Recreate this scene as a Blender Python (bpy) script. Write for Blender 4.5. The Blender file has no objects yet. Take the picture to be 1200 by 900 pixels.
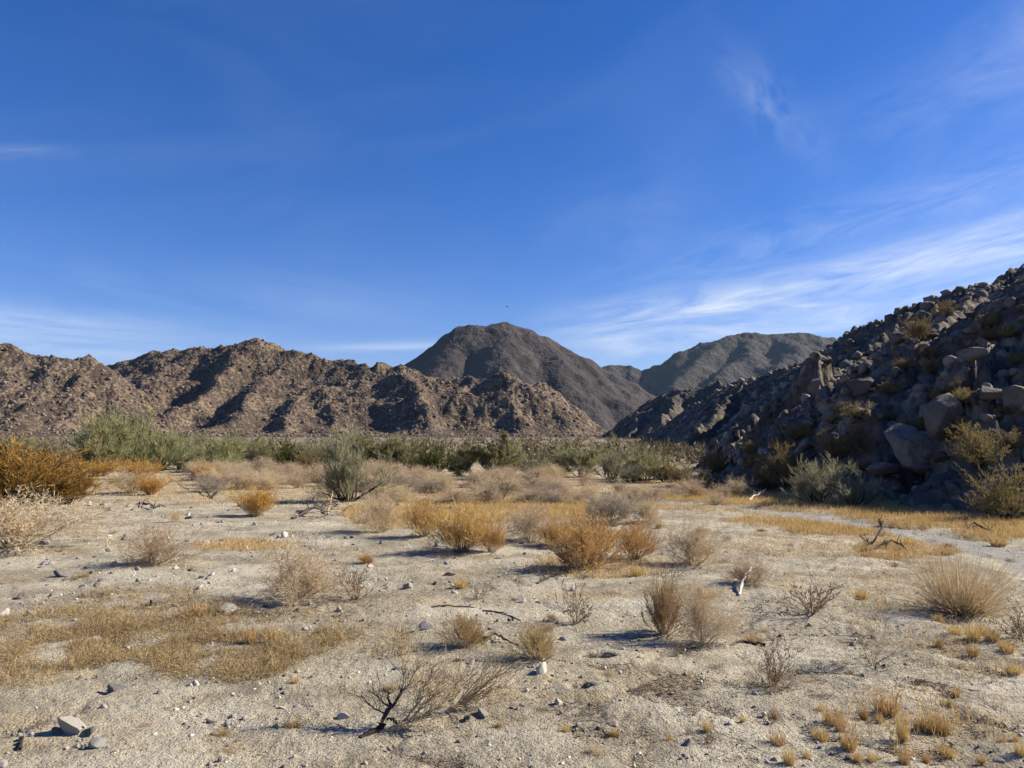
import bpy, math, random
import numpy as np
from mathutils import Vector, Matrix, Euler

# ---------------------------------------------------------------- camera, sky, sun
scene = bpy.context.scene
COL = scene.collection
F_PX, CX, CY, HORIZON = 870.0, 600.0, 450.0, 515.0      # the photograph's own 1200 x 900 pixels
CAM_H = 1.6
PITCH = math.atan((HORIZON - CY) / F_PX)
cam_d = bpy.data.cameras.new('camera')
cam_d.sensor_width = 36.0
cam_d.lens = 36.0 * F_PX / 1200.0
cam_d.clip_start, cam_d.clip_end = 0.1, 20000.0
cam = bpy.data.objects.new('camera', cam_d)
COL.objects.link(cam)
cam.location = (0, 0, CAM_H)
cam.rotation_euler = (math.radians(90) + PITCH, 0, 0)
scene.camera = cam
scene.view_settings.view_transform = 'Standard'
scene.view_settings.look = 'None'
scene.view_settings.exposure = 1.05
scene.view_settings.gamma = 1.0

SUN_AZ, SUN_EL = math.radians(79), math.radians(33)     # azimuth clockwise from the view direction (+Y)
SUN_DIR = Vector((math.cos(SUN_EL) * math.sin(SUN_AZ), math.cos(SUN_EL) * math.cos(SUN_AZ), math.sin(SUN_EL)))
sun_d = bpy.data.lights.new('sun', 'SUN')
sun_d.energy = 5.0
sun_d.angle = math.radians(0.53)
sun_d.color = (1.0, 0.91, 0.75)
sun = bpy.data.objects.new('sun', sun_d)
COL.objects.link(sun)
sun.rotation_euler = SUN_DIR.to_track_quat('Z', 'Y').to_euler()
sun.location = (30, 10, 40)


class NT:
    """small helper round a node tree"""
    def __init__(self, tree):
        self.t = tree
        self.l = tree.links

    def n(self, typ, **kw):
        nd = self.t.nodes.new(typ)
        for k, v in kw.items():
            setattr(nd, k, v)
        return nd

    def put(self, sock, v):
        if isinstance(v, bpy.types.NodeSocket):
            self.l.new(v, sock)
        elif v is not None:
            if sock.type == 'RGBA' and len(v) == 3:
                v = (*v, 1)
            sock.default_value = v

    def m(self, op, a, b=None, c=None, clamp=False):
        nd = self.n('ShaderNodeMath', operation=op, use_clamp=clamp)
        self.put(nd.inputs[0], a)
        if b is not None:
            self.put(nd.inputs[1], b)
        if c is not None:
            self.put(nd.inputs[2], c)
        return nd.outputs[0]

    def mix(self, f, a, b, mode='MIX'):
        nd = self.n('ShaderNodeMix', data_type='RGBA', blend_type=mode)
        self.put(nd.inputs[0], f)
        self.put(nd.inputs[6], a)
        self.put(nd.inputs[7], b)
        return nd.outputs[2]

    def noise(self, vec, scale, detail=4, rough=0.55, dist=0.0):
        nd = self.n('ShaderNodeTexNoise')
        if vec is not None:
            self.put(nd.inputs['Vector'], vec)
        nd.inputs['Scale'].default_value = scale
        nd.inputs['Detail'].default_value = detail
        nd.inputs['Roughness'].default_value = rough
        nd.inputs['Distortion'].default_value = dist
        return nd.outputs[0]

    def voro(self, vec, scale, feature='F1', out=0):
        nd = self.n('ShaderNodeTexVoronoi', feature=feature)
        if vec is not None:
            self.put(nd.inputs['Vector'], vec)
        nd.inputs['Scale'].default_value = scale
        return nd.outputs[out]

    def ramp(self, f, *stops):
        nd = self.n('ShaderNodeValToRGB')
        el = nd.color_ramp.elements
        while len(el) < len(stops):
            el.new(0.5)
        for e, (p, c) in zip(el, stops):
            e.position = p
            e.color = (c, c, c, 1) if isinstance(c, (int, float)) else (*c, 1)
        self.put(nd.inputs[0], f)
        return nd.outputs[0]

    def attr(self, name):
        return self.n('ShaderNodeAttribute', attribute_name=name).outputs['Fac']


def make_world():
    w = bpy.data.worlds.new('World')
    scene.world = w
    w.use_nodes = True
    t = NT(w.node_tree)
    for nd in list(w.node_tree.nodes):
        w.node_tree.nodes.remove(nd)
    sky = t.n('ShaderNodeTexSky', sky_type='NISHITA')
    sky.sun_disc = False
    sky.sun_elevation = SUN_EL
    sky.sun_rotation = SUN_AZ
    sky.altitude = 300
    sky.air_density = 1.0
    sky.dust_density = 0.25
    sky.ozone_density = 3.0
    hsv = t.n('ShaderNodeHueSaturation')
    hsv.inputs['Hue'].default_value = 0.5
    hsv.inputs['Saturation'].default_value = 1.27
    hsv.inputs['Value'].default_value = 1.0
    t.l.new(t.mix(1.0, sky.outputs[0], (0.99, 0.94, 1.20), 'MULTIPLY'), hsv.inputs['Color'])
    tc = t.n('ShaderNodeTexCoord')
    sep = t.n('ShaderNodeSeparateXYZ')
    t.l.new(tc.outputs['Generated'], sep.inputs[0])
    az = t.m('ARCTAN2', sep.outputs[0], sep.outputs[1])
    el = t.m('ARCSINE', sep.outputs[2])

    def coords(tilt, sx, sy, off=0.0):
        c, s = math.cos(tilt), math.sin(tilt)
        a = t.m('ADD', t.m('MULTIPLY', az, c * sx), t.m('MULTIPLY', el, s * sx))
        b = t.m('ADD', t.m('MULTIPLY', az, -s * sy), t.m('MULTIPLY', el, c * sy))
        cb = t.n('ShaderNodeCombineXYZ')
        t.l.new(a, cb.inputs[0])
        t.l.new(b, cb.inputs[1])
        cb.inputs[2].default_value = off
        return cb.outputs[0]

    def band(a0, e0, a1, e1, width, feather, power, tilt_noise, lo, hi, off, sx=3.5, sy=22.0):
        """one streak of cirrus between two directions, broken up by stretched noise"""
        slope = (e1 - e0) / (a1 - a0)
        line = t.m('ADD', t.m('MULTIPLY', az, slope), e0 - slope * a0)
        d = t.m('DIVIDE', t.m('SUBTRACT', el, line), width)
        g = t.m('POWER', 2.718, t.m('MULTIPLY', t.m('MULTIPLY', d, d), -1.0))
        up = t.m('SMOOTH_MIN', t.m('DIVIDE', t.m('SUBTRACT', az, a0), feather), 1.0, 0.3, clamp=True)
        dn = t.m('SMOOTH_MIN', t.m('DIVIDE', t.m('SUBTRACT', a1, az), feather), 1.0, 0.3, clamp=True)
        nz = t.noise(coords(tilt_noise, sx, sy, off), 1.0, 8, 0.66, 0.9)
        k = t.ramp(nz, (lo, 0.0), (hi, 1.0))
        return t.m('MULTIPLY', t.m('MULTIPLY', t.m('MULTIPLY', g, k), t.m('MULTIPLY', up, dn)), power)

    parts = [
        band(0.30, 0.178, 1.3, 0.372, 0.017, 0.25, 0.58, 0.17, 0.34, 0.70, 1.3, 4.5, 40.0),
        band(0.00, 0.142, 1.3, 0.300, 0.026, 0.16, 0.70, 0.12, 0.34, 0.70, 4.1, 6.0, 38.0),
        band(0.02, 0.118, 1.3, 0.220, 0.030, 0.14, 0.60, 0.08, 0.34, 0.72, 7.7, 6.0, 34.0),
        band(0.05, 0.20, 1.4, 0.42, 0.030, 0.30, 0.32, 0.17, 0.38, 0.80, 9.1, 6.0, 30.0),
        band(-0.30, 0.117, 0.0, 0.132, 0.0065, 0.14, 0.55, 0.05, 0.25, 0.75, 6.6, 4.0, 40.0),
        band(-1.2, 0.118, -0.38, 0.134, 0.017, 0.30, 0.55, 0.0, 0.32, 0.70, 2.6, 4.0, 44.0),
        band(-1.4, 0.095, -0.20, 0.118, 0.030, 0.30, 0.42, 0.0, 0.30, 0.75, 3.6, 4.0, 34.0),
        band(-1.4, 0.14, 0.10, 0.20, 0.035, 0.35, 0.16, -0.15, 0.40, 0.85, 12.6, 3.0, 18.0),
        band(-0.66, 0.306, -0.53, 0.330, 0.008, 0.06, 0.22, 0.3, 0.35, 0.75, 15.2, 5.0, 30.0),
        band(0.25, 0.49, 0.44, 0.33, 0.036, 0.10, 0.30, -0.9, 0.42, 0.80, 18.2, 12.0, 12.0),
        band(0.02, 0.27, 0.30, 0.30, 0.05, 0.10, 0.16, 0.3, 0.40, 0.85, 21.0, 5.0, 10.0),
        band(0.35, 0.33, 1.1, 0.52, 0.06, 0.30, 0.32, 0.2, 0.38, 0.80, 23.0, 6.0, 16.0),
    ]
    tot = parts[0]
    for p in parts[1:]:
        tot = t.m('ADD', tot, p)
    # a thin even veil of high cirrus over the whole sky
    veil = t.ramp(t.noise(coords(0.25, 1.6, 6.0, 31.0), 1.0, 5, 0.6, 0.8), (0.45, 0.0), (0.85, 1.0))
    tot = t.m('ADD', tot, t.m('MULTIPLY', veil, 0.05))
    tot = t.m('MINIMUM', tot, 0.85)
    colr = t.mix(tot, hsv.outputs[0], (7.4, 8.0, 8.8))
    bg = t.n('ShaderNodeBackground')
    bg.inputs['Strength'].default_value = 0.057
    t.l.new(colr, bg.inputs['Color'])
    out = t.n('ShaderNodeOutputWorld')
    t.l.new(bg.outputs[0], out.inputs[0])


make_world()

# ---------------------------------------------------------------- numpy noise
def _hash(ix, iy, s):
    n = (ix * 374761393 + iy * 668265263 + s * 974634777) & 0xffffffff
    n = ((n ^ (n >> 13)) * 1274126177) & 0xffffffff
    return (n ^ (n >> 16)) & 0xffffffff


def pnoise(x, y, s=0):
    xi, yi = np.floor(x), np.floor(y)
    fx, fy = x - xi, y - yi
    xi, yi = xi.astype(np.int64), yi.astype(np.int64)
    u = fx * fx * fx * (fx * (fx * 6 - 15) + 10)
    v = fy * fy * fy * (fy * (fy * 6 - 15) + 10)

    def g(dx, dy):
        a = _hash(xi + dx, yi + dy, s) * (2 * math.pi / 4294967296.0)
        return np.cos(a) * (fx - dx) + np.sin(a) * (fy - dy)
    a = g(0, 0) * (1 - u) + g(1, 0) * u
    b = g(0, 1) * (1 - u) + g(1, 1) * u
    return (a * (1 - v) + b * v) * 1.45


def fbm(x, y, octs=4, s=0, gain=0.5, ridged=False):
    t, amp, tot = 0.0, 1.0, 0.0
    for o in range(octs):
        n = pnoise(x, y, s + o * 17)
        if ridged:
            n = 1.0 - 2.0 * np.abs(n)
        t = t + n * amp
        tot += amp
        amp *= gain
        x, y = x * 2.03 + 11.3, y * 2.03 - 7.1
    return t / tot


def worley(x, y, s=0):
    """distance to the nearest and second feature point, and a random number of the cell"""
    xi, yi = np.floor(x).astype(np.int64), np.floor(y).astype(np.int64)
    d1 = np.full(x.shape, 9.0)
    d2 = np.full(x.shape, 9.0)
    cid = np.zeros(x.shape)
    for dx in (-1, 0, 1):
        for dy in (-1, 0, 1):
            h = _hash(xi + dx, yi + dy, s)
            px = xi + dx + (h & 1023) / 1023.0
            py = yi + dy + ((h >> 10) & 1023) / 1023.0
            d = np.hypot(px - x, py - y)
            near = d < d1
            d2 = np.where(near, d1, np.minimum(d2, d))
            cid = np.where(near, ((h >> 20) & 1023) / 1023.0, cid)
            d1 = np.where(near, d, d1)
    return d1, d2, cid


def blocks(x, y, size, step, tilt, s):
    """broken rock: every cell is a flat block with its own level and its own tilt"""
    x, y = x / size, y / size
    xi, yi = np.floor(x).astype(np.int64), np.floor(y).astype(np.int64)
    d1 = np.full(x.shape, 9.0)
    d2 = np.full(x.shape, 9.0)
    z = np.zeros(x.shape)
    for dx in (-1, 0, 1):
        for dy in (-1, 0, 1):
            h = _hash(xi + dx, yi + dy, s)
            g = _hash(xi + dx, yi + dy, s + 1)
            ux, uy = x - (xi + dx + (h & 1023) / 1023.0), y - (yi + dy + ((h >> 10) & 1023) / 1023.0)
            d = np.hypot(ux, uy)
            near = d < d1
            d2 = np.where(near, d1, np.minimum(d2, d))
            z = np.where(near, step * (((h >> 20) & 1023) / 1023.0 - 0.5)
                         + size * tilt * (ux * ((g & 1023) / 511.5 - 1) + uy * (((g >> 10) & 1023) / 511.5 - 1)), z)
            d1 = np.where(near, d, d1)
    return z - 0.25 * step * (1 - sstep(0.0, 0.12, d2 - d1))


def sstep(a, b, x):
    t = np.clip((x - a) / (b - a), 0, 1)
    return t * t * (3 - 2 * t)


# ---------------------------------------------------------------- projection between photograph and place
CT, ST = math.cos(PITCH), math.sin(PITCH)


def ray(px, py):
    r, u = px - CX, CY - py
    d = np.array([r, F_PX * CT - u * ST, F_PX * ST + u * CT])
    return d / d[1]                                     # scaled so that y = 1


def at(px, py, Y):
    d = ray(px, py)
    return (d[0] * Y, Y, CAM_H + d[2] * Y)


def to_px(x, y, z):
    yc = y * CT + (z - CAM_H) * ST
    zc = -y * ST + (z - CAM_H) * CT
    yc = np.maximum(yc, 1e-3)
    return CX + F_PX * x / yc, CY - F_PX * zc / yc


# ---------------------------------------------------------------- heights of the place
TRACK_PX = [(700, 583), (780, 588), (860, 594.5), (960, 606), (1060, 623), (1140, 640), (1200, 655), (1300, 690)]


def flat_pt(px, py):
    d = ray(px, py)
    t = CAM_H / -d[2]
    return (d[0] * t, t)


TRACK = np.array([flat_pt(*p) for p in TRACK_PX])


def poly_dist(x, y, pts):
    d = np.full(np.shape(x), 1e9)
    for (ax, ay), (bx, by) in zip(pts[:-1], pts[1:]):
        ex, ey = bx - ax, by - ay
        t = np.clip(((x - ax) * ex + (y - ay) * ey) / (ex * ex + ey * ey), 0, 1)
        d = np.minimum(d, np.hypot(x - ax - t * ex, y - ay - t * ey))
    return d


BURROWS = [flat_pt(681, 810) + (0.055,), flat_pt(702, 772) + (0.085,)]


def ground_z(x, y):
    x, y = np.asarray(x, float), np.asarray(y, float)
    r = np.hypot(x, y)
    fan = np.minimum(0.0085 * np.maximum(r - 60, 0), 14.0)
    near = 1 - sstep(30, 70, r)
    z = 0.055 * fbm(x * 0.45, y * 0.45, 3, 5) * near
    z = z + 0.35 * fbm(x * 0.03, y * 0.03, 2, 9) * sstep(15, 60, r)
    # low crusted steps that run down towards the lower right, stronger on the right side
    right = sstep(0.5, 3.5, x - 0.10 * y)
    sx, sy = 0.80 * x - 0.60 * y, 0.60 * x + 0.80 * y
    z = z + near * right * 0.022 * fbm(sx * 0.9, sy * 3.2, 3, 21, ridged=True)
    td = poly_dist(x, y, TRACK)
    z = z - 0.05 * (1 - sstep(0.35, 0.9, td)) * near
    return z + fan


NEAR_CREST = [(36, 2, 10.2), (28, 13, 10.2), (22, 20, 9.2), (17.6, 25, 7.6), (15.6, 30, 5.2),
              (14.0, 34, 3.5), (11.6, 38, 1.5), (10.2, 42, 0.2)]
NEAR_SPURS = [[(20.5, 21.7, 8.8), (15.0, 19.5, 4.6), (12.3, 17.6, 1.5)],
              [(16.6, 27, 7.2), (12.0, 23.2, 3.5), (9.4, 20.6, 0.8)],
              [(14.7, 32, 4.9), (10.8, 28.5, 2.3), (8.2, 26, 0.3)]]


def ridge_h(x, y, ridges, k=0.0, rnd=0.0):
    """height of a hill made of crest lines with straight flanks: the highest of them all at each point,
    the gullies between two of them rounded over k metres"""
    h = np.full(np.shape(x), -1e3)
    for pts, slope, curve in ridges:
        hr = np.full(np.shape(x), -1e3)
        for (ax, ay, az), (bx, by, bz) in zip(pts[:-1], pts[1:]):
            ex, ey = bx - ax, by - ay
            t = np.clip(((x - ax) * ex + (y - ay) * ey) / (ex * ex + ey * ey + 1e-9), 0, 1)
            d = np.hypot(x - ax - t * ex, y - ay - t * ey)
            z = az + (bz - az) * t
            if rnd:
                d = np.sqrt(d * d + rnd * rnd) - rnd
            hr = np.maximum(hr, z - slope * d + curve * d * d)
        m = np.maximum(h, hr)
        h = m + np.maximum(k - np.abs(h - hr), 0) ** 2 / (4 * k) if k else m
    return h


NEAR_R = [(NEAR_CREST, 0.74, 0.0)] + [(s, 0.80, 0.0) for s in NEAR_SPURS]


def near_h(x, y):
    x, y = np.asarray(x, float), np.asarray(y, float)
    wx = x + 0.9 * fbm(x * 0.25, y * 0.25, 3, 40)
    wy = y + 0.9 * fbm(x * 0.25, y * 0.25, 3, 50)
    h = ridge_h(wx, wy, NEAR_R)
    k = sstep(-0.6, 1.2, h) * (1 - 0.6 * sstep(3.5, 6.5, h))
    qx, qy = x + 0.35 * fbm(x * 0.9, y * 0.9, 2, 81), y + 0.35 * fbm(x * 0.9, y * 0.9, 2, 83)
    h = h + k * (blocks(qx, qy, 2.6, 0.70, 0.34, 61) + blocks(qx, qy, 1.05, 0.42, 0.60, 63) + blocks(qx, qy, 0.45, 0.17, 0.60, 65))
    h = h + k * blocks(qx + 5, qy, 4.6, 1.1, 0.22, 67)
    h = h + k * (0.30 * fbm(x * 0.35, y * 0.35, 3, 70) + 0.05 * fbm(x * 3.0, y * 3.0, 3, 72))
    return h


def land(x, y):
    return np.maximum(ground_z(x, y), near_h(x, y))


_TS = np.geomspace(2.2, 420.0, 900)


def P(px, py):
    """the point of the ground or of the near rocky slope seen at a pixel of the photograph"""
    d = ray(px, py)
    X, Y, Z = d[0] * _TS, _TS, CAM_H + d[2] * _TS
    below = Z < land(X, Y)
    if not below.any():
        return Vector((X[-1], Y[-1], float(land(X[-1], Y[-1]))))
    i = max(1, int(np.argmax(below)))
    a, b = _TS[i - 1], _TS[i]
    for _ in range(12):
        m = 0.5 * (a + b)
        if CAM_H + d[2] * m < float(land(d[0] * m, m)):
            b = m
        else:
            a = m
    return Vector((d[0] * b, b, float(land(d[0] * b, b))))


# ---------------------------------------------------------------- meshes
def mesh_np(name, V, Fc, mats=(), smooth=False, attrs=None, mat_idx=None):
    me = bpy.data.meshes.new(name)
    V = np.ascontiguousarray(V, np.float32)
    Fc = np.ascontiguousarray(Fc, np.int32)
    k = Fc.shape[1]
    me.vertices.add(len(V))
    me.vertices.foreach_set('co', V.ravel())
    me.loops.add(Fc.size)
    me.loops.foreach_set('vertex_index', Fc.ravel())
    me.polygons.add(len(Fc))
    me.polygons.foreach_set('loop_start', np.arange(0, Fc.size, k, dtype=np.int32))
    try:
        me.polygons.foreach_set('loop_total', np.full(len(Fc), k, np.int32))
    except Exception:
        pass
    if smooth:
        me.polygons.foreach_set('use_smooth', np.ones(len(Fc), bool))
    for m in mats:
        me.materials.append(m)
    if mat_idx is not None:
        me.polygons.foreach_set('material_index', np.ascontiguousarray(mat_idx, np.int32))
    for an, av in (attrs or {}).items():
        at_ = me.attributes.new(an, 'FLOAT', 'POINT')
        at_.data.foreach_set('value', np.ascontiguousarray(av, np.float32))
    me.update(calc_edges=True)
    return me


def link(name, me, parent=None, label=None, cat=None, group=None, kind=None):
    o = bpy.data.objects.new(name, me)
    COL.objects.link(o)
    if parent is not None:
        o.parent = parent
    if label:
        o['label'] = label
    if cat:
        o['category'] = cat
    if group:
        o['group'] = group
    if kind:
        o['kind'] = kind
    return o


def grid_faces(nr, nc):
    i = np.arange(nr - 1)[:, None] * nc + np.arange(nc - 1)[None, :]
    return np.stack([i, i + 1, i + nc + 1, i + nc], -1).reshape(-1, 4)


def keep_faces(V, Fc, keep, attrs=None):
    Fk = Fc[keep]
    used = np.zeros(len(V), bool)
    used[Fk.ravel()] = True
    remap = np.cumsum(used) - 1
    return V[used], remap[Fk], ({k: v[used] for k, v in attrs.items()} if attrs else None)


# ---------------------------------------------------------------- materials
def new_mat(name):
    m = bpy.data.materials.new(name)
    m.use_nodes = True
    t = NT(m.node_tree)
    b = m.node_tree.nodes['Principled BSDF']
    b.inputs['Specular IOR Level'].default_value = 0.15
    b.inputs['Roughness'].default_value = 0.9
    return m, t, b


def bump(t, b, height, strength, dist):
    nd = t.n('ShaderNodeBump')
    nd.inputs['Strength'].default_value = strength
    nd.inputs['Distance'].default_value = dist
    t.l.new(height, nd.inputs['Height'])
    t.l.new(nd.outputs[0], b.inputs['Normal'])


def dim(c, k):
    return tuple(x * k for x in c)


def mat_plant(name, ca, cb, trans=0.0, rough=0.85, hue=0.02, val=0.25):
    """dry stems and leaves: two real colours mixed piece by piece, a little different on every plant"""
    m, t, b = new_mat(name)
    geo = t.n('ShaderNodeNewGeometry')
    oi = t.n('ShaderNodeObjectInfo')
    c = t.mix(geo.outputs['Random Per Island'], dim(ca, 0.80), dim(cb, 0.80))
    h = t.n('ShaderNodeHueSaturation')
    t.l.new(c, h.inputs['Color'])
    t.put(h.inputs['Hue'], t.m('ADD', t.m('MULTIPLY', oi.outputs['Random'], hue), 0.5 - hue / 2))
    t.put(h.inputs['Value'], t.m('ADD', t.m('MULTIPLY', oi.outputs['Random'], val), 1.0 - val / 2))
    t.l.new(h.outputs[0], b.inputs['Base Color'])
    b.inputs['Roughness'].default_value = rough
    if trans:
        tr = t.n('ShaderNodeBsdfTranslucent')
        t.l.new(h.outputs[0], tr.inputs['Color'])
        mx = t.n('ShaderNodeMixShader')
        mx.inputs[0].default_value = trans
        out = m.node_tree.nodes['Material Output']
        t.l.new(b.outputs[0], mx.inputs[1])
        t.l.new(tr.outputs[0], mx.inputs[2])
        t.l.new(mx.outputs[0], out.inputs['Surface'])
    return m


def mat_rock(name, ca, cb, speck, scale=8.0, bmp=0.012, k=0.80, spread=0.5):
    m, t, b = new_mat(name)
    ca, cb, speck = dim(ca, k), dim(cb, k), dim(speck, k)
    tc = t.n('ShaderNodeTexCoord')
    oi = t.n('ShaderNodeObjectInfo')
    v = tc.outputs['Object']
    n1 = t.noise(v, scale * 0.35, 4, 0.6)
    n2 = t.noise(v, scale * 3.0, 5, 0.7)
    c = t.mix(t.ramp(n1, (0.35, 0.0), (0.65, 1.0)), ca, cb)
    c = t.mix(t.ramp(n2, (0.55, 0.0), (0.72, 0.7)), c, speck)
    h = t.n('ShaderNodeHueSaturation')
    t.l.new(c, h.inputs['Color'])
    t.put(h.inputs['Value'], t.m('ADD', t.m('MULTIPLY', oi.outputs['Random'], spread), 1.0 - spread / 2))
    t.l.new(h.outputs[0], b.inputs['Base Color'])
    bump(t, b, t.m('ADD', n1, t.m('MULTIPLY', n2, 0.6)), 0.9, bmp)
    return m


def mat_hill(name, rock, soil, dark, cell, big, bstr, bdist, brush=None, k=1.0):
    m, t, b = new_mat(name)
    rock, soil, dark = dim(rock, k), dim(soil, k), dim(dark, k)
    geo = t.n('ShaderNodeNewGeometry')
    v = geo.outputs['Position']
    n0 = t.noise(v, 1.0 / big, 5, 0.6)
    n1 = t.noise(v, 1.0 / (cell * 3.0), 5, 0.65)
    v1 = t.voro(v, 1.0 / cell)
    c1 = t.n('ShaderNodeSeparateColor')
    vn = t.n('ShaderNodeTexVoronoi')
    t.l.new(v, vn.inputs['Vector'])
    vn.inputs['Scale'].default_value = 1.0 / cell
    t.l.new(vn.outputs['Color'], c1.inputs[0])
    c = t.mix(t.ramp(n1, (0.36, 0.0), (0.62, 1.0)), rock, soil)
    c = t.mix(t.ramp(c1.outputs[0], (0.48, 0.0), (0.56, 0.8)), c, dark)
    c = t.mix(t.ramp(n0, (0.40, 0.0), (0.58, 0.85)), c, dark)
    if brush:
        c = t.mix(t.ramp(c1.outputs[1], (0.86, 0.0), (0.9, 0.7)), c, brush)
    t.l.new(c, b.inputs['Base Color'])
    hgt = t.m('ADD', t.m('MULTIPLY', t.m('SUBTRACT', 1.0, v1), 0.8), n1)
    bump(t, b, hgt, bstr, bdist)
    return m


M = {}
M['rock_pale'] = mat_rock('pale_stone', (0.42, 0.385, 0.325), (0.54, 0.50, 0.43), (0.27, 0.245, 0.21), 30, 0.004)
M['rock_grey'] = mat_rock('grey_stone', (0.26, 0.25, 0.235), (0.36, 0.34, 0.31), (0.16, 0.15, 0.145), 30, 0.004)
M['rock_dark'] = mat_rock('dark_stone', (0.11, 0.11, 0.115), (0.18, 0.17, 0.165), (0.30, 0.29, 0.28), 30, 0.004)
M['rock_tan'] = mat_rock('tan_stone', (0.36, 0.30, 0.22), (0.46, 0.39, 0.30), (0.24, 0.20, 0.16), 30, 0.004)
M['boulder'] = mat_rock('varnished_granite', (0.115, 0.098, 0.083), (0.195, 0.166, 0.138), (0.06, 0.052, 0.046), 2.6, 0.10, 0.95, 0.8)
M['boulder_pale'] = mat_rock('bare_granite', (0.15, 0.13, 0.108), (0.22, 0.19, 0.157), (0.095, 0.082, 0.07), 2.6, 0.08, 0.95, 0.5)
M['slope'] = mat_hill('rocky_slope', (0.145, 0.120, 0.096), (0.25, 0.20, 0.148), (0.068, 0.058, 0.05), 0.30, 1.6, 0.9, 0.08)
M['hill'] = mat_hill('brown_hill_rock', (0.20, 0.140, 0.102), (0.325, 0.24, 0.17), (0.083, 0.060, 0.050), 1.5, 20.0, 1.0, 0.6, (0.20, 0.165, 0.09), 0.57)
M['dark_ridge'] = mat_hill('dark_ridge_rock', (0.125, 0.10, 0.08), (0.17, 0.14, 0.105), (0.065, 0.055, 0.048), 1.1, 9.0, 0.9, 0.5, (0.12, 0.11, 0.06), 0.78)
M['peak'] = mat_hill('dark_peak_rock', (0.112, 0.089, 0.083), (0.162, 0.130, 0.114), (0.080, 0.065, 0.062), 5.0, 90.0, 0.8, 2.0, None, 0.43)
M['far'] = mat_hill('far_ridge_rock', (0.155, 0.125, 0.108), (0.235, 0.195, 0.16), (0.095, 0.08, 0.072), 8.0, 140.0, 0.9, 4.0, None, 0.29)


def mat_ground():
    m, t, b = new_mat('desert_dirt')
    geo = t.n('ShaderNodeNewGeometry')
    v = geo.outputs['Position']
    nb = t.noise(v, 0.5, 5, 0.6)
    nm = t.noise(v, 2.6, 5, 0.65)
    nf = t.noise(v, 22.0, 5, 0.7)
    ng = t.noise(v, 95.0, 3, 0.7)
    nl = t.noise(v, 0.95, 6, 0.7)
    c = t.mix(t.ramp(nm, (0.36, 0.0), (0.66, 1.0)), (0.30, 0.260, 0.182), (0.44, 0.386, 0.284))
    c = t.mix(t.ramp(nl, (0.44, 0.0), (0.60, 0.75)), c, (0.51, 0.465, 0.365))
    c = t.mix(t.ramp(nl, (0.32, 0.75), (0.46, 0.0)), c, (0.215, 0.178, 0.125))
    c = t.mix(t.m('MULTIPLY', t.attr('pale'), t.ramp(nm, (0.38, 0.2), (0.56, 1.0))), c, (0.60, 0.55, 0.435))
    lit = t.m('MULTIPLY', t.attr('litter'), t.ramp(nf, (0.36, 1.0), (0.60, 0.15)))
    c = t.mix(lit, c, (0.15, 0.118, 0.085))
    strw = t.m('MULTIPLY', t.attr('straw'), t.ramp(nf, (0.34, 0.35), (0.60, 1.0)))
    c = t.mix(strw, c, (0.46, 0.315, 0.13))
    c = t.mix(t.attr('track'), c, t.mix(nm, (0.29, 0.275, 0.245), (0.40, 0.38, 0.335)))
    c = t.mix(t.m('MULTIPLY', t.attr('valley'), t.ramp(nb, (0.35, 0.5), (0.6, 1.0))), c, (0.17, 0.128, 0.085))
    # grit: single grains darker and paler than the dirt
    grain = t.n('ShaderNodeTexVoronoi')
    t.l.new(v, grain.inputs['Vector'])
    grain.inputs['Scale'].default_value = 48.0
    gs = t.n('ShaderNodeSeparateColor')
    t.l.new(grain.outputs['Color'], gs.inputs[0])
    inside = t.m('MULTIPLY', t.ramp(grain.outputs['Distance'], (0.28, 1.0), (0.40, 0.0)), t.ramp(nl, (0.35, 1.0), (0.62, 0.35)))
    c = t.mix(t.m('MULTIPLY', inside, t.ramp(gs.outputs[0], (0.78, 0.0), (0.84, 0.8))), c, (0.15, 0.13, 0.108))
    c = t.mix(t.m('MULTIPLY', inside, t.ramp(gs.outputs[1], (0.80, 0.0), (0.86, 0.8))), c, (0.60, 0.56, 0.475))
    c = t.mix(t.ramp(ng, (0.30, 0.4), (0.5, 0.0)), c, (0.17, 0.14, 0.10))
    c = t.mix(t.ramp(nf, (0.34, 0.5), (0.47, 0.0)), c, (0.21, 0.172, 0.125))
    t.l.new(c, b.inputs['Base Color'])
    b.inputs['Roughness'].default_value = 0.95
    hgt = t.m('ADD', t.m('ADD', t.m('MULTIPLY', nm, 1.8), t.m('MULTIPLY', nf, 0.8)), t.m('MULTIPLY', ng, 0.3))
    hgt = t.m('ADD', hgt, t.m('MULTIPLY', inside, 0.22))
    bump(t, b, hgt, 1.0, 0.05)
    return m


M['ground'] = mat_ground()
M['tan'] = mat_plant('dry_tan_twigs', (0.55, 0.42, 0.26), (0.72, 0.58, 0.40), 0.28)
M['tan_stem'] = mat_plant('tan_stems', (0.32, 0.24, 0.16), (0.46, 0.355, 0.235))
M['grey'] = mat_plant('grey_twigs', (0.33, 0.27, 0.21), (0.44, 0.37, 0.29), 0.2)
M['gold'] = mat_plant('golden_twigs', (0.50, 0.30, 0.105), (0.68, 0.445, 0.19), 0.28)
M['orange'] = mat_plant('orange_gold_twigs', (0.50, 0.27, 0.07), (0.62, 0.37, 0.12), 0.25)
M['rust'] = mat_plant('rusty_twigs', (0.27, 0.145, 0.04), (0.40, 0.235, 0.075), 0.22)
M['ball'] = mat_plant('tawny_twigs', (0.42, 0.29, 0.13), (0.54, 0.40, 0.20), 0.25)
M['green'] = mat_plant('grey_green_leaves', (0.255, 0.255, 0.12), (0.40, 0.375, 0.20), 0.40, val=0.4, hue=0.03)
M['greygreen'] = mat_plant('pale_green_leaves', (0.27, 0.26, 0.155), (0.38, 0.35, 0.22), 0.35, val=0.3)
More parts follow.
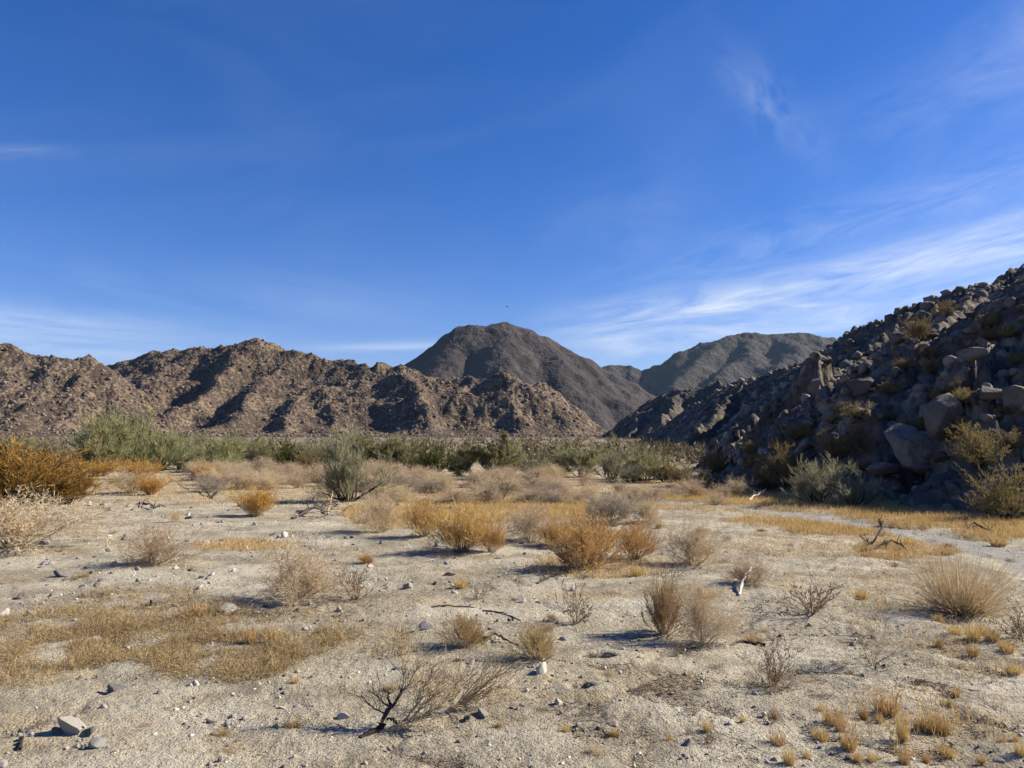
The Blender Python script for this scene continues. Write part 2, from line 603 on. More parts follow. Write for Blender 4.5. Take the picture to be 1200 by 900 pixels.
M['dkgreen'] = mat_plant('dark_green_leaves', (0.085, 0.10, 0.03), (0.15, 0.155, 0.05), 0.3)
M['olive'] = mat_plant('olive_leaves', (0.23, 0.18, 0.075), (0.34, 0.26, 0.12), 0.3, val=0.4)
M['bark'] = mat_plant('dark_bark', (0.055, 0.045, 0.04), (0.10, 0.082, 0.068))
M['char'] = mat_plant('charred_wood', (0.018, 0.016, 0.018), (0.04, 0.035, 0.035))
M['wood'] = mat_plant('bare_tan_wood', (0.40, 0.29, 0.17), (0.52, 0.39, 0.24))
M['bleached'] = mat_plant('bleached_wood', (0.55, 0.50, 0.43), (0.66, 0.61, 0.54))
M['straw'] = mat_plant('straw_blades', (0.56, 0.37, 0.14), (0.68, 0.49, 0.22), 0.3)
M['mat_grass'] = mat_plant('dull_dry_grass', (0.26, 0.17, 0.088), (0.48, 0.345, 0.19), 0.15)
M['dead'] = mat_plant('dead_brown_leaves', (0.20, 0.135, 0.085), (0.34, 0.245, 0.16), 0.15)
M['litter'] = mat_plant('brown_litter', (0.11, 0.085, 0.065), (0.24, 0.185, 0.13))
M['blade'] = mat_plant('pale_long_blades', (0.50, 0.37, 0.19), (0.68, 0.54, 0.32), 0.25)
M['scrub'] = mat_plant('valley_scrub_leaves', (0.12, 0.105, 0.055), (0.24, 0.19, 0.11), 0.2)

# ---------------------------------------------------------------- the ground, one sheet to the horizon
def ellipse_mask(px, py, items):
    m = np.zeros(np.shape(px))
    for cx, cy, rx, ry, k in items:
        d = np.hypot((px - cx) / rx, (py - cy) / ry)
        m = np.maximum(m, k * (1 - sstep(0.55, 1.15, d)))
    return m


STRAW_AREAS = [(560, 600, 150, 14, 0.8), (600, 575, 230, 14, 0.5), (1000, 583, 240, 13, 1.0), (1120, 600, 130, 17, 1.0),
               (930, 612, 60, 7, 0.8), (1000, 622, 70, 8, 0.8), (1065, 645, 60, 12, 0.7), (840, 566, 90, 7, 0.9),
               (760, 575, 90, 12, 0.5), (150, 560, 90, 16, 0.6), (330, 575, 200, 18, 0.45), (285, 640, 55, 7, 0.6),
               (470, 600, 60, 14, 0.5), (1050, 690, 130, 30, 0.06), (1150, 760, 90, 35, 0.03), (1080, 845, 90, 40, 0.02),
               (960, 640, 110, 14, 0.2), (700, 665, 80, 14, 0.3), (680, 590, 90, 12, 0.45)]
MAT_AREAS = [(180, 735, 130, 36, 1.0), (260, 765, 90, 30, 1.0), (60, 750, 100, 30, 0.8), (330, 745, 70, 25, 0.6),
             (20, 785, 70, 20, 0.5), (380, 735, 50, 20, 0.35), (430, 755, 60, 20, 0.3)]
LITTER_AREAS = [(440, 705, 60, 14, 0.8), (540, 690, 70, 16, 0.6), (740, 755, 90, 22, 0.55), (980, 790, 110, 24, 0.7),
                (700, 800, 120, 30, 0.45), (1100, 770, 130, 40, 0.6), (180, 735, 150, 40, 0.4), (600, 880, 110, 24, 0.4),
                (1000, 860, 180, 50, 0.4), (760, 860, 90, 40, 0.35), (300, 700, 60, 12, 0.5), (900, 745, 120, 30, 0.4),
                (1000, 700, 120, 20, 0.5), (880, 650, 120, 16, 0.4), (440, 640, 80, 20, 0.35), (380, 602, 60, 10, 0.5)]


def build_ground():
    inner = np.linspace(math.radians(-43), math.radians(43), 540)
    outer = np.linspace(math.radians(43), math.radians(317), 70)[1:-1]
    ang = np.concatenate([inner, outer, [inner[0] + 2 * math.pi]])
    rad = np.concatenate([[0.0, 0.8, 1.6, 2.2], np.geomspace(2.5, 62, 350), np.geomspace(66, 900, 90), np.geomspace(1000, 9000, 14)])
    A, R = np.meshgrid(ang, rad)
    X, Y = R * np.sin(A), R * np.cos(A)
    Z = ground_z(X, Y)
    # the small lumps and crumbs of the dirt
    near = 1 - sstep(18, 40, R)
    lumps = 0.018 * fbm(X * 3.2, Y * 3.2, 4, 31) + 0.012 * fbm(X * 9, Y * 9, 3, 33, ridged=True)
    right = sstep(0.3, 3.0, X - 0.1 * Y)
    sx, sy = 0.80 * X - 0.60 * Y, 0.60 * X + 0.80 * Y
    crust = 0.030 * right * sstep(0.05, 0.45, fbm(sx * 1.6, sy * 6.5, 4, 37))
    rill = 1 - sstep(0.0, 0.055, np.abs(fbm(X * 0.33 + 4, Y * 0.45, 4, 59)))
    Z = Z + near * (lumps + crust - 0.022 * rill)
    for bx, by, br in BURROWS:
        d = np.hypot(X - bx, Y - by)
        Z = Z - 0.22 * (1 - sstep(br * 1.1, br * 2.0, d))
    px, py = to_px(X, Y, np.minimum(Z, 3))
    front = (Y > 1.5).astype(float)
    wob_x = px + 22 * fbm(X * 1.3, Y * 1.3, 3, 41)
    wob_y = py + 7 * fbm(X * 1.3, Y * 1.3, 3, 43)
    brk = sstep(-0.35, 0.25, fbm(X * 2.2, Y * 2.2, 4, 45))
    straw = front * np.minimum(1, ellipse_mask(wob_x, wob_y, STRAW_AREAS) * (0.35 + 0.65 * brk))
    straw = np.maximum(straw, 0.5 * sstep(17, 24, R) * brk * (1 - sstep(45, 60, R)))
    matg = front * ellipse_mask(wob_x, wob_y, MAT_AREAS)
    litter = front * np.maximum(ellipse_mask(wob_x, wob_y, LITTER_AREAS), 0.55 * matg) * (0.3 + 0.7 * brk)
    litter = np.maximum(litter, 0.8 * sstep(0.02, 0.42, fbm(X * 0.9, Y * 1.6, 5, 47)) * near)
    straw = np.maximum(straw, 0.35 * sstep(0.1, 0.45, fbm(X * 0.7 + 9, Y * 1.1, 5, 48)) * near)
    litter = np.maximum(litter, 0.75 * right * near * sstep(0.05, 0.40, fbm(sx * 0.9, sy * 3.6, 5, 57)))
    litter = np.maximum(litter, 0.6 * rill * near * brk)
    pale = right * sstep(0.0, 0.4, fbm(sx * 1.1, sy * 4.5, 4, 37 + 12)) + 0.6 * sstep(0.1, 0.4, fbm(X * 0.5, Y * 0.8, 3, 52))
    td = poly_dist(X, Y, TRACK)
    track = (1 - sstep(0.34, 0.66, td + 0.12 * fbm(X * 2, Y * 2, 3, 55))) * sstep(6, 9, Y)
    straw = straw * (1 - track)
    litter = litter * (1 - track)
    valley = sstep(38, 60, R)
    attrs = {'straw': straw.ravel(), 'litter': litter.ravel(), 'pale': np.clip(pale, 0, 1).ravel(),
             'track': track.ravel(), 'valley': valley.ravel()}
    nr, nc = R.shape
    V = np.stack([X, Y, Z], -1).reshape(-1, 3)
    Fc = grid_faces(nr, nc)[:, ::-1]
    on_track = (track.ravel()[Fc].mean(1) > 0.5)
    for nm, keep in (('ground', ~on_track), ('dirt_track', on_track)):
        v, f, a = keep_faces(V, Fc, keep, attrs)
        link(nm, mesh_np(nm, v, f, [M['ground']], True, a), kind='structure')


build_ground()


def build_burrow(bx, by, br, label):
    """a rim of thrown-out dirt and the shaft that goes down inside it"""
    na, prof = 40, [(2.6, -0.02), (2.1, 0.006), (1.6, 0.016), (1.25, 0.014), (1.05, 0.0), (0.92, -0.035), (0.85, -0.08), (0.80, -0.13), (0.5, -0.17), (0.02, -0.18)]
    V = []
    for i, (r, z) in enumerate(prof):
        a = np.linspace(0, 2 * math.pi, na, endpoint=False)
        rr = br * r * (1 + 0.16 * np.sin(2 * a + bx) + 0.09 * np.sin(5 * a + i * 0.4)) * np.where(i < 2, 1.2, 1.0)
        x, y = bx + rr * np.cos(a) * 1.25, by + rr * np.sin(a)
        g = ground_z(x, y)
        zz = g + z + 0.006 * fbm(x * 30, y * 30, 3, 8)
        V.append(np.stack([x, y, zz], -1))
    V = np.concatenate(V)
    Fc = []
    for i in range(len(prof) - 1):
        for k in range(na):
            Fc.append((i * na + k, i * na + (k + 1) % na, (i + 1) * na + (k + 1) % na, (i + 1) * na + k))
    me = mesh_np('burrow', V, np.array(Fc), [M['ground']], True)
    link('burrow', me, None, label, 'burrow')


build_burrow(*BURROWS[0], 'small black animal burrow opening in bare dirt, below the round pale rock')
build_burrow(*BURROWS[1], 'wider shallow animal burrow in the dirt, to the right of the tawny ball bushes')


# ---------------------------------------------------------------- hills and mountains
def crest(pts):
    return [at(px, py, Y) for px, py, Y in pts]


def hill_mesh(name, mat, px0, px1, nc, r0, r1, nr, ridges, warp, detail, seed, cells=None, foot=-3.0, k=0.0, rnd=0.0, toe=0.0):
    a0, a1 = math.atan((px0 - CX) / F_PX), math.atan((px1 - CX) / F_PX)
    A, Y = np.meshgrid(np.linspace(a0, a1, nc), np.linspace(r0, r1, nr))
    X, R = Y * np.tan(A), Y / np.cos(A)
    wl, wa = warp
    wx = X + wa * fbm(X / wl, Y / wl, 4, seed)
    wy = Y + wa * fbm(X / wl, Y / wl, 4, seed + 3)
    H = ridge_h(wx, wy, ridges, k, rnd)
    for L, amp, oc, rg in detail:
        H = H + amp * sstep(-amp, 3 * amp, H - ground_z(X, Y)) * (fbm(X / L, Y / L, oc, seed + int(L * 7), 0.55, rg) - (0.25 if rg else 0))
    if cells:
        for L, amp in cells:
            d1, d2, cid = worley(X / L + 0.3 * fbm(X / L, Y / L, 2, 3), Y / L, seed + 5)
            H = H + amp * sstep(0, 6, H - ground_z(X, Y)) * (cid - 0.35) * sstep(0.0, 0.3, d2 - d1)
    G = ground_z(X, Y)
    if toe:                                              # the foot runs out in a fan of loose rock
        H = G + 0.5 * ((H - G) + np.sqrt((H - G) ** 2 + toe * toe)) - 0.3
        foot = 0.0
    V = np.stack([X, Y, H], -1).reshape(-1, 3)
    Fc = grid_faces(nr, nc)[:, ::-1]
    keep = ((H - G).ravel()[Fc].max(1) > foot)
    v, f, _ = keep_faces(V, Fc, keep)
    o = link(name, mesh_np(name, v, f, [mat], False), kind='structure')
    return A, R, X, Y, H - G, o


def spur(*pts, slope=0.72, curve=0.0):
    return (crest(pts), slope, curve)


# long brown hill in the middle of the picture
B_CREST = crest([(60, 455, 640), (110, 440, 620), (135, 432, 600), (160, 421, 590), (200, 411, 575), (240, 409, 565), (285, 407, 560),
                 (302, 403, 560), (316, 404, 555), (330, 413, 550), (370, 426, 540), (400, 431, 530), (430, 433, 520),
                 (446, 427, 515), (462, 432, 510), (500, 441, 500), (555, 452, 490), (600, 447, 480), (625, 455, 475),
                 (648, 468, 468), (672, 483, 460), (705, 503, 450), (722, 513, 445)])
B_R = [(B_CREST, 0.74, 0.0),
       spur((232, 409, 566), (185, 440, 520), (135, 478, 470), (90, 509, 425), slope=0.62),
       spur((303, 405, 558), (262, 434, 510), (215, 474, 455), (160, 509, 410), slope=0.80),
       spur((352, 420, 543), (322, 440, 505), (285, 474, 450), (245, 509, 405), slope=0.76),
       spur((385, 430, 534), (372, 456, 490), (345, 490, 435), (325, 512, 402), slope=0.60),
       spur((466, 434, 508), (484, 455, 468), (494, 485, 430), (500, 511, 405), slope=0.80),
       spur((420, 433, 522), (404, 460, 480), (398, 492, 435), (394, 513, 405), slope=0.62),
       spur((545, 450, 492), (552, 470, 464), (556, 500, 428), (558, 513, 410), slope=0.66),
       spur((585, 450, 484), (592, 466, 462), (600, 494, 432), (604, 513, 412), slope=0.78),
       spur((632, 459, 474), (645, 474, 456), (655, 496, 436), (660, 513, 418), slope=0.78)]
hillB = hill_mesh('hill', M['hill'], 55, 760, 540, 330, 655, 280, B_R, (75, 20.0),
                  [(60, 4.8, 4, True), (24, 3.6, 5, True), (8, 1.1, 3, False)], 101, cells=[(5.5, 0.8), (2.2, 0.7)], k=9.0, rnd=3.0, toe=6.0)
# the brown hill at the left edge
A_CREST = crest([(-330, 380, 480), (-200, 392, 470), (-80, 398, 462), (0, 404, 455), (14, 407, 455), (32, 418, 455), (60, 425, 455), (78, 423, 455),
                 (100, 422, 458), (118, 429, 460), (140, 440, 462), (170, 462, 462), (205, 490, 455), (232, 511, 445)])
A_R = [(A_CREST, 0.70, 0.0),
       spur((-60, 399, 460), (-80, 450, 410), (-100, 512, 370)),
       spur((8, 406, 455), (-5, 450, 415), (-15, 490, 385), (-20, 512, 370), slope=0.62),
       spur((60, 425, 455), (45, 455, 420), (30, 490, 390), (25, 512, 375), slope=0.66),
       spur((100, 423, 457), (95, 455, 425), (90, 490, 395), (85, 512, 380)),
       spur((138, 440, 461), (140, 470, 430), (140, 500, 405), (138, 513, 396))]
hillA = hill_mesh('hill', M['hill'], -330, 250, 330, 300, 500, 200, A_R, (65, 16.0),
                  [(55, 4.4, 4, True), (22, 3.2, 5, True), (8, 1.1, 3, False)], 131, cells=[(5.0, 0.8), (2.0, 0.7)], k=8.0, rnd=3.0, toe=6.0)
# the dark dome
C_CREST = crest([(395, 470, 1500), (440, 448, 1500), (478, 434, 1500), (500, 420, 1500), (517, 405, 1500), (532, 394, 1500), (548, 385, 1500), (565, 383, 1500),
                 (582, 383, 1500), (600, 385, 1500), (618, 388, 1495), (640, 398, 1490), (660, 408, 1480), (680, 421, 1470), (700, 432, 1460),
                 (718, 441, 1440), (735, 452, 1420), (757, 470, 1390), (775, 490, 1360), (800, 512, 1330)])
C_R = [(C_CREST, 0.98, 0.0),
       spur((500, 420, 1500), (470, 442, 1420), (440, 475, 1300), (420, 508, 1200), slope=0.70),
       spur((540, 389, 1500), (524, 412, 1420), (506, 450, 1300), (490, 495, 1180), slope=0.92),
       spur((588, 381, 1500), (590, 402, 1425), (594, 435, 1320), (600, 480, 1200), slope=0.92),
       spur((640, 398, 1490), (652, 420, 1400), (664, 452, 1300), (672, 500, 1180), slope=0.90),
       spur((680, 421, 1470), (702, 444, 1390), (722, 470, 1310), (738, 502, 1220), slope=0.85),
       spur((718, 441, 1440), (738, 464, 1370), (755, 490, 1300), slope=0.80)]
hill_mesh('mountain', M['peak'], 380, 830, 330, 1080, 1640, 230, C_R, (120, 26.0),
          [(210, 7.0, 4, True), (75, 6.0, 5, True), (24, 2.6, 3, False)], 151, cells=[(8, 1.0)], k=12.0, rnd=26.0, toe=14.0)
# the far ridge right of the dome
D_CREST = crest([(640, 450, 2800), (690, 434, 2800), (712, 431, 2800), (735, 432, 2800), (752, 437, 2800), (775, 428, 2800), (800, 412, 2800), (822, 405, 2800),
                 (850, 398, 2800), (872, 393, 2800), (888, 391, 2800), (902, 393, 2800), (925, 390, 2800), (945, 394, 2800), (975, 398, 2800),
                 (1010, 412, 2800), (1060, 440, 2800)])
D_R = [(D_CREST, 0.88, 0.0),
       spur((712, 432, 2800), (722, 452, 2620), (735, 480, 2400), slope=0.75),
       spur((848, 399, 2800), (815, 425, 2600), (785, 455, 2380), (765, 485, 2200), slope=0.8),
       spur((890, 392, 2800), (872, 415, 2620), (850, 445, 2400), (835, 480, 2200), slope=0.8),
       spur((926, 391, 2800), (918, 415, 2600), (905, 450, 2380), (895, 485, 2200), slope=0.8),
       spur((972, 398, 2800), (965, 425, 2600), (955, 460, 2380), slope=0.8)]
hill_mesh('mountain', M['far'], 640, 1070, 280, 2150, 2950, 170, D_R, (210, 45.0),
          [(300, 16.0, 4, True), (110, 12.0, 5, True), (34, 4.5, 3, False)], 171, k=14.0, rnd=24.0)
# low dark hill in front of the far ridge
E_CREST = crest([(700, 509, 345), (725, 498, 345), (742, 489, 340), (757, 478, 335), (775, 468, 330), (800, 459, 320), (825, 455, 315), (850, 452, 310),
                 (900, 440, 300), (980, 415, 300), (1060, 385, 300), (1150, 350, 300)])
E_R = [(E_CREST, 0.66, 0.0), spur((758, 479, 335), (748, 495, 310), (738, 511, 290)), spur((800, 459, 320), (782, 485, 285), (770, 511, 255), slope=0.8),
       spur((850, 452, 310), (835, 480, 275), (815, 512, 245), slope=0.8)]
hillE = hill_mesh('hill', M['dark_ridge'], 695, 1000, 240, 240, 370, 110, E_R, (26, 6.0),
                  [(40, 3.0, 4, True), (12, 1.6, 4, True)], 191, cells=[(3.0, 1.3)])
# the shaded ridge that makes the skyline on the right
R2_CREST = crest([(752, 519, 185), (770, 503, 180), (800, 484, 172), (830, 468, 160), (860, 456, 145), (880, 449, 135), (905, 440, 128), (940, 426, 120), (982, 402, 110), (1015, 386, 102),
                  (1050, 372, 95), (1085, 358, 90), (1120, 343, 85), (1160, 333, 81), (1200, 318, 78), (1260, 290, 72), (1350, 250, 64), (1500, 185, 55)])
R2_R = [(R2_CREST, 0.76, 0.0),
        spur((880, 449, 135), (845, 475, 122), (815, 505, 112), slope=0.9),
        spur((982, 402, 110), (935, 445, 98), (890, 490, 88), slope=0.9),
        spur((1085, 358, 90), (1010, 410, 78), (940, 470, 68), slope=0.9),
        spur((1200, 318, 78), (1100, 385, 66), (1010, 440, 58), slope=0.9)]
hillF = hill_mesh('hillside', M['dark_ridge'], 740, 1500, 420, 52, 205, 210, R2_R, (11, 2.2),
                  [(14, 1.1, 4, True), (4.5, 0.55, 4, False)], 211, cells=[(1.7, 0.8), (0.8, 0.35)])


# the rocky slope close by on the right
def build_near_slope():
    xs = np.concatenate([np.linspace(2, 26, 260), np.linspace(26.5, 48, 40)])
    ys = np.concatenate([np.linspace(-8, 9.5, 40), np.linspace(9.6, 44, 400), np.linspace(44.5, 52, 12)])
    X, Y = np.meshgrid(xs, ys)
    H, G = near_h(X, Y), ground_z(X, Y)
    V = np.stack([X, Y, H], -1).reshape(-1, 3)
    Fc = grid_faces(len(ys), len(xs))
    keep = (H - G).ravel()[Fc].max(1) > -0.25
    v, f, _ = keep_faces(V, Fc, keep)
    link('rocky_slope', mesh_np('rocky_slope', v, f, [M['slope']], False), kind='structure')


build_near_slope()


# ---------------------------------------------------------------- plants: segments grown branch by branch
def unit(v):
    return v / (np.linalg.norm(v) + 1e-9)


def grow(rng, stems, levels, up=0.15, jit=0.18, gravity=0.0):
    """stems: list of (pos, dir, length, radius); levels: per level (segments, children per node, child length, angle)
    returns an array of segments: x0 y0 z0 x1 y1 z1 r0 r1 level"""
    out = []
    stack = [(np.array(p, float), unit(np.array(d, float)), L, r, 0) for p, d, L, r in stems]
    while stack:
        p, d, L, r, lv = stack.pop()
        nseg, nch, chl, ang, first = levels[lv]
        sl = L / nseg
        for i in range(nseg):
            d = unit(d + rng.normal(0, jit, 3) + np.array([0, 0, up - gravity * i / nseg]))
            q = p + d * sl
            if q[2] < 0.0:
                q[2] = 0.004
            f0, f1 = 1 - 0.75 * i / nseg, 1 - 0.75 * (i + 1) / nseg
            out.append((*p, *q, r * f0, r * f1, lv))
            if lv + 1 < len(levels) and i >= first:
                k = int(nch) + (rng.random() < nch - int(nch))
                for _ in range(k):
                    side = rng.normal(0, 1, 3)
                    side = unit(side - d * side.dot(d))
                    nd = unit(d * math.cos(ang) + side * math.sin(ang) * rng.uniform(0.7, 1.2))
                    stack.append((q.copy(), nd, L * chl * rng.uniform(0.65, 1.2), max(r * f1 * 0.62, 1e-4), lv + 1))
            p = q
    return np.array(out)


def tubes(S, sides=3):
    """three-sided tapering tubes for segments"""
    p0, p1, r0, r1 = S[:, 0:3], S[:, 3:6], S[:, 6:7], S[:, 7:8]
    d = p1 - p0
    d /= np.linalg.norm(d, axis=1, keepdims=True) + 1e-9
    ref = np.where(np.abs(d[:, 2:3]) > 0.9, np.array([[1.0, 0, 0]]), np.array([[0, 0, 1.0]]))
    u = np.cross(d, ref)
    u /= np.linalg.norm(u, axis=1, keepdims=True) + 1e-9
    w = np.cross(d, u)
    n = len(S)
    ring = []
    for k in range(sides):
        a = 2 * math.pi * k / sides
        o = u * math.cos(a) + w * math.sin(a)
        ring.append((p0 + o * r0, p1 + o * r1))
    V = np.stack([x for k in range(sides) for x in ring[k]], 1).reshape(-1, 3)
    b = np.arange(n)[:, None] * (2 * sides)
    Fc = []
    for k in range(sides):
        k2 = (k + 1) % sides
        Fc.append(np.concatenate([b + 2 * k, b + 2 * k2, b + 2 * k2 + 1, b + 2 * k + 1], 1))
    return V, np.stack(Fc, 1).reshape(-1, 4)


def ribbons(p0, p1, w0, w1, rng):
    """flat tapering blades, each turned its own way"""
    d = p1 - p0
    d /= np.linalg.norm(d, axis=1, keepdims=True) + 1e-9
    s = np.cross(d, rng.normal(0, 1, p0.shape))
    s /= np.linalg.norm(s, axis=1, keepdims=True) + 1e-9
    V = np.stack([p0 - s * w0, p0 + s * w0, p1 + s * w1, p1 - s * w1], 1).reshape(-1, 3)
    Fc = np.arange(len(p0) * 4).reshape(-1, 4)
    return V, Fc


def join(parts):
    Vs, Fs, o = [], [], 0
    for v, f in parts:
        Vs.append(v)
        Fs.append(f + o)
        o += len(v)
    return np.concatenate(Vs), np.concatenate(Fs)


def fan_stems(rng, n, lo, hi, length, radius, base, power=1.0):
    """stems leaving the root crown between two elevations (degrees)"""
    out = []
    for _ in range(n):
        e = math.radians(lo + (hi - lo) * rng.random() ** power)
        a = rng.uniform(0, 2 * math.pi)
        d = (math.cos(e) * math.cos(a), math.cos(e) * math.sin(a), math.sin(e))
        rb = base * math.sqrt(rng.random())
        lop = (1 + 0.30 * math.cos(a - lo * 7.0) * math.cos(e)) * (1 + 0.18 * math.sin(3 * a + n))
        out.append(((rb * math.cos(a), rb * math.sin(a), 0.0), d, length * lop * rng.uniform(0.65, 1.12), radius * rng.uniform(0.7, 1.2)))
    return out


def along(S, n, rng, lv_min):
    c = S[S[:, 8] >= lv_min]
    c = c[rng.integers(0, len(c), n)]
    t = rng.random((n, 1))
    d = c[:, 3:6] - c[:, 0:3]
    d /= np.linalg.norm(d, axis=1, keepdims=True) + 1e-9
    return c[:, 0:3] + (c[:, 3:6] - c[:, 0:3]) * t, d


def plant_proto(kind, seed):
    """(stem mesh, crown mesh), unit height about 1, plus the width it has at that height"""
    rng = np.random.default_rng(seed)
    if kind in ('tan', 'grey'):                          # a dome of fine dry twigs
        S = grow(rng, fan_stems(rng, 26, 12, 88, 0.72, 0.011, 0.07, 0.8),
                 [(5, 1.5, 0.55, 0.65, 1), (4, 1.7, 0.55, 0.70, 0), (4, 1.35, 0.55, 0.7, 0), (3, 0, 0, 0, 0)], 0.03, 0.16)
        stem, twig = S[S[:, 8] < 1], S[S[:, 8] >= 1].copy()
        twig[:, 6:8] = np.maximum(twig[:, 6:8] * 0.8, 0.0020)
        sm = tubes(stem)
        fine = twig[twig[:, 8] >= 2]
        cm = join([tubes(twig[twig[:, 8] < 2]), ribbons(fine[:, :3], fine[:, 3:6], fine[:, 6:7] * 1.5, fine[:, 7:8] * 1.3, rng)])
    elif kind in ('gold', 'orange', 'ball', 'rust'):     # upright stems with dry golden tips
        n = {'gold': 60, 'orange': 80, 'ball': 70, 'rust': 80}[kind]
        lo = {'gold': 25, 'orange': 30, 'ball': 10, 'rust': 15}[kind]
        S = grow(rng, fan_stems(rng, n, lo, 88, 0.72, 0.009, 0.10, 0.75),
                 [(5, 1.2, 0.50, 0.42, 1), (4, 1.5, 0.55, 0.45, 0), (3, 0, 0, 0, 0)], 0.07, 0.11)
        stem, twig = S[S[:, 8] < 1], S[S[:, 8] >= 1].copy()
        twig[:, 6:8] = np.maximum(twig[:, 6:8] * 0.8, 0.0022)
        sm = tubes(stem)
        m = 6500 if kind != 'rust' else 20000
        p, d = along(S, m, rng, 1)
        q = p + (d + rng.normal(0, 0.45, (m, 3)) + [0, 0, 0.35]) * rng.uniform(0.02, 0.06, (m, 1))
        cm = join([ribbons(twig[:, :3], twig[:, 3:6], twig[:, 6:7] * 1.5, twig[:, 7:8] * 1.4, rng),
                   ribbons(p, q, np.full((m, 1), 0.0045), np.full((m, 1), 0.0015), rng)])
    elif kind == 'fan':                                  # a bunch of long straight dry blades
        n = 1000
        e = np.radians(8 + 80 * rng.random(n) ** 0.75)
        a = rng.uniform(0, 2 * math.pi, n)
        d = np.stack([np.cos(e) * np.cos(a), np.cos(e) * np.sin(a), np.sin(e)], -1)
        L = rng.uniform(0.55, 1.15, (n, 1))
        p = np.stack([np.cos(a), np.sin(a), 0 * a], -1) * (0.22 * np.sqrt(rng.random((n, 1))))
        segs = []
        for i in range(4):
            d2 = d + rng.normal(0, 0.05, (n, 3)) - np.array([0, 0, 0.05 * i])
            q = p + d2 * L / 4
            q[:, 2] = np.maximum(q[:, 2], 0.004)
            w = 0.0040 * (1 - 0.2 * i)
            segs.append(ribbons(p, q, np.full((n, 1), w), np.full((n, 1), w * 0.8), rng))
            p = q
        cm = join(segs)
        S = grow(rng, fan_stems(rng, 40, 5, 40, 0.30, 0.008, 0.2), [(4, 0, 0, 0, 0)], 0.0, 0.2)
        sm = tubes(S)
    elif kind == 'sparse':                               # open dead plant, curled dead leaves at the tips
        S = grow(rng, fan_stems(rng, 15, 30, 85, 0.78, 0.013, 0.05), [(6, 0.9, 0.42, 0.55, 1), (4, 0.7, 0.5, 0.6, 1), (3, 0, 0, 0, 0)], 0.05, 0.13)
        S[:, 6:8] = np.maximum(S[:, 6:8], 0.0035)
        sm = tubes(S)
        m = 520
        p, d = along(S, m, rng, 1)
        q = p + (d + rng.normal(0, 0.6, (m, 3))) * rng.uniform(0.02, 0.055, (m, 1))
        cm = ribbons(p, q, np.full((m, 1), 0.012), np.full((m, 1), 0.005), rng)
    elif kind == 'dead':                                 # a small grey tangle
        S = grow(rng, fan_stems(rng, 20, 10, 80, 0.7, 0.010, 0.1), [(5, 1.3, 0.55, 0.7, 0), (4, 0.9, 0.5, 0.8, 0), (3, 0, 0, 0, 0)], 0.0, 0.28)
        S[:, 6:8] = np.maximum(S[:, 6:8], 0.003)
        sm = tubes(S[S[:, 8] < 1])
        cm = tubes(S[S[:, 8] >= 1])
    elif kind == 'umbel':                                # a tiny bare tree with a flat fine top
        S = grow(rng, fan_stems(rng, 7, 45, 85, 0.62, 0.012, 0.02), [(5, 1.3, 0.55, 0.6, 2), (4, 1.5, 0.6, 0.65, 1), (4, 1.2, 0.6, 0.7, 0), (3, 0, 0, 0, 0)], 0.03, 0.14)
        S[:, 6:8] = np.maximum(S[:, 6:8], 0.0022)
        sm = tubes(S[S[:, 8] < 2])
        cm = tubes(S[S[:, 8] >= 2])
    else:                                                # leafy or wispy green shrubs
        cfg = {'green': (16, 20, 86, 0.10, 7000, 0.085, 0.006), 'wispy': (18, 20, 88, 0.12, 3800, 0.10, 0.0042),
               'creosote': (20, 15, 86, 0.05, 9500, 0.05, 0.010), 'olive': (22, 20, 86, 0.08, 4200, 0.05, 0.0075),
               'tree': (4, 45, 80, 0.10, 9000, 0.08, 0.006)}[kind]
        n, lo, hi, up, m, ll, lw = cfg
        S = grow(rng, fan_stems(rng, n, lo, hi, 0.62, 0.020 if kind != 'tree' else 0.035, 0.10),
                 [(6, 1.5, 0.5, 0.55, 1), (5, 1.4, 0.55, 0.6, 0), (4, 0, 0, 0, 0)], up * 0.6, 0.15)
        sm = tubes(S[S[:, 8] < (1 if kind != 'tree' else 2)])
        # clumps: leaves follow the outer branches, some branches carry many more than others
        c = S[S[:, 8] >= 1]
        wgt = rng.random(len(c)) ** 2.2 * (0.25 + c[:, 5])
        idx = rng.choice(len(c), m, p=wgt / wgt.sum())
        c = c[idx]
        t = rng.random((m, 1))
        d = c[:, 3:6] - c[:, :3]
        d /= np.linalg.norm(d, axis=1, keepdims=True) + 1e-9
        p = c[:, :3] + (c[:, 3:6] - c[:, :3]) * t + rng.normal(0, 0.012, (m, 3))
        sp = 0.55 if kind in ('creosote', 'olive') else 0.28
        q = p + (d + rng.normal(0, sp, (m, 3)) + [0, 0, 0.30]) * rng.uniform(0.35, 1.0, (m, 1)) * ll
        tw = S[S[:, 8] >= 1].copy()
        tw[:, 6:8] = np.maximum(tw[:, 6:8] * 0.5, 0.002)
        cm = join([ribbons(p, q, np.full((m, 1), lw), np.full((m, 1), lw * 0.4), rng),
                   ribbons(tw[:, :3], tw[:, 3:6], tw[:, 6:7], tw[:, 7:8], rng)])
    V = cm[0]
    top = np.quantile(V[:, 2], 0.985)
    wid = np.quantile(np.abs(V[:, 0]), 0.97) + np.quantile(np.abs(V[:, 1]), 0.97)
    return (sm[0] / top, sm[1]), (V / top, cm[1]), wid / top


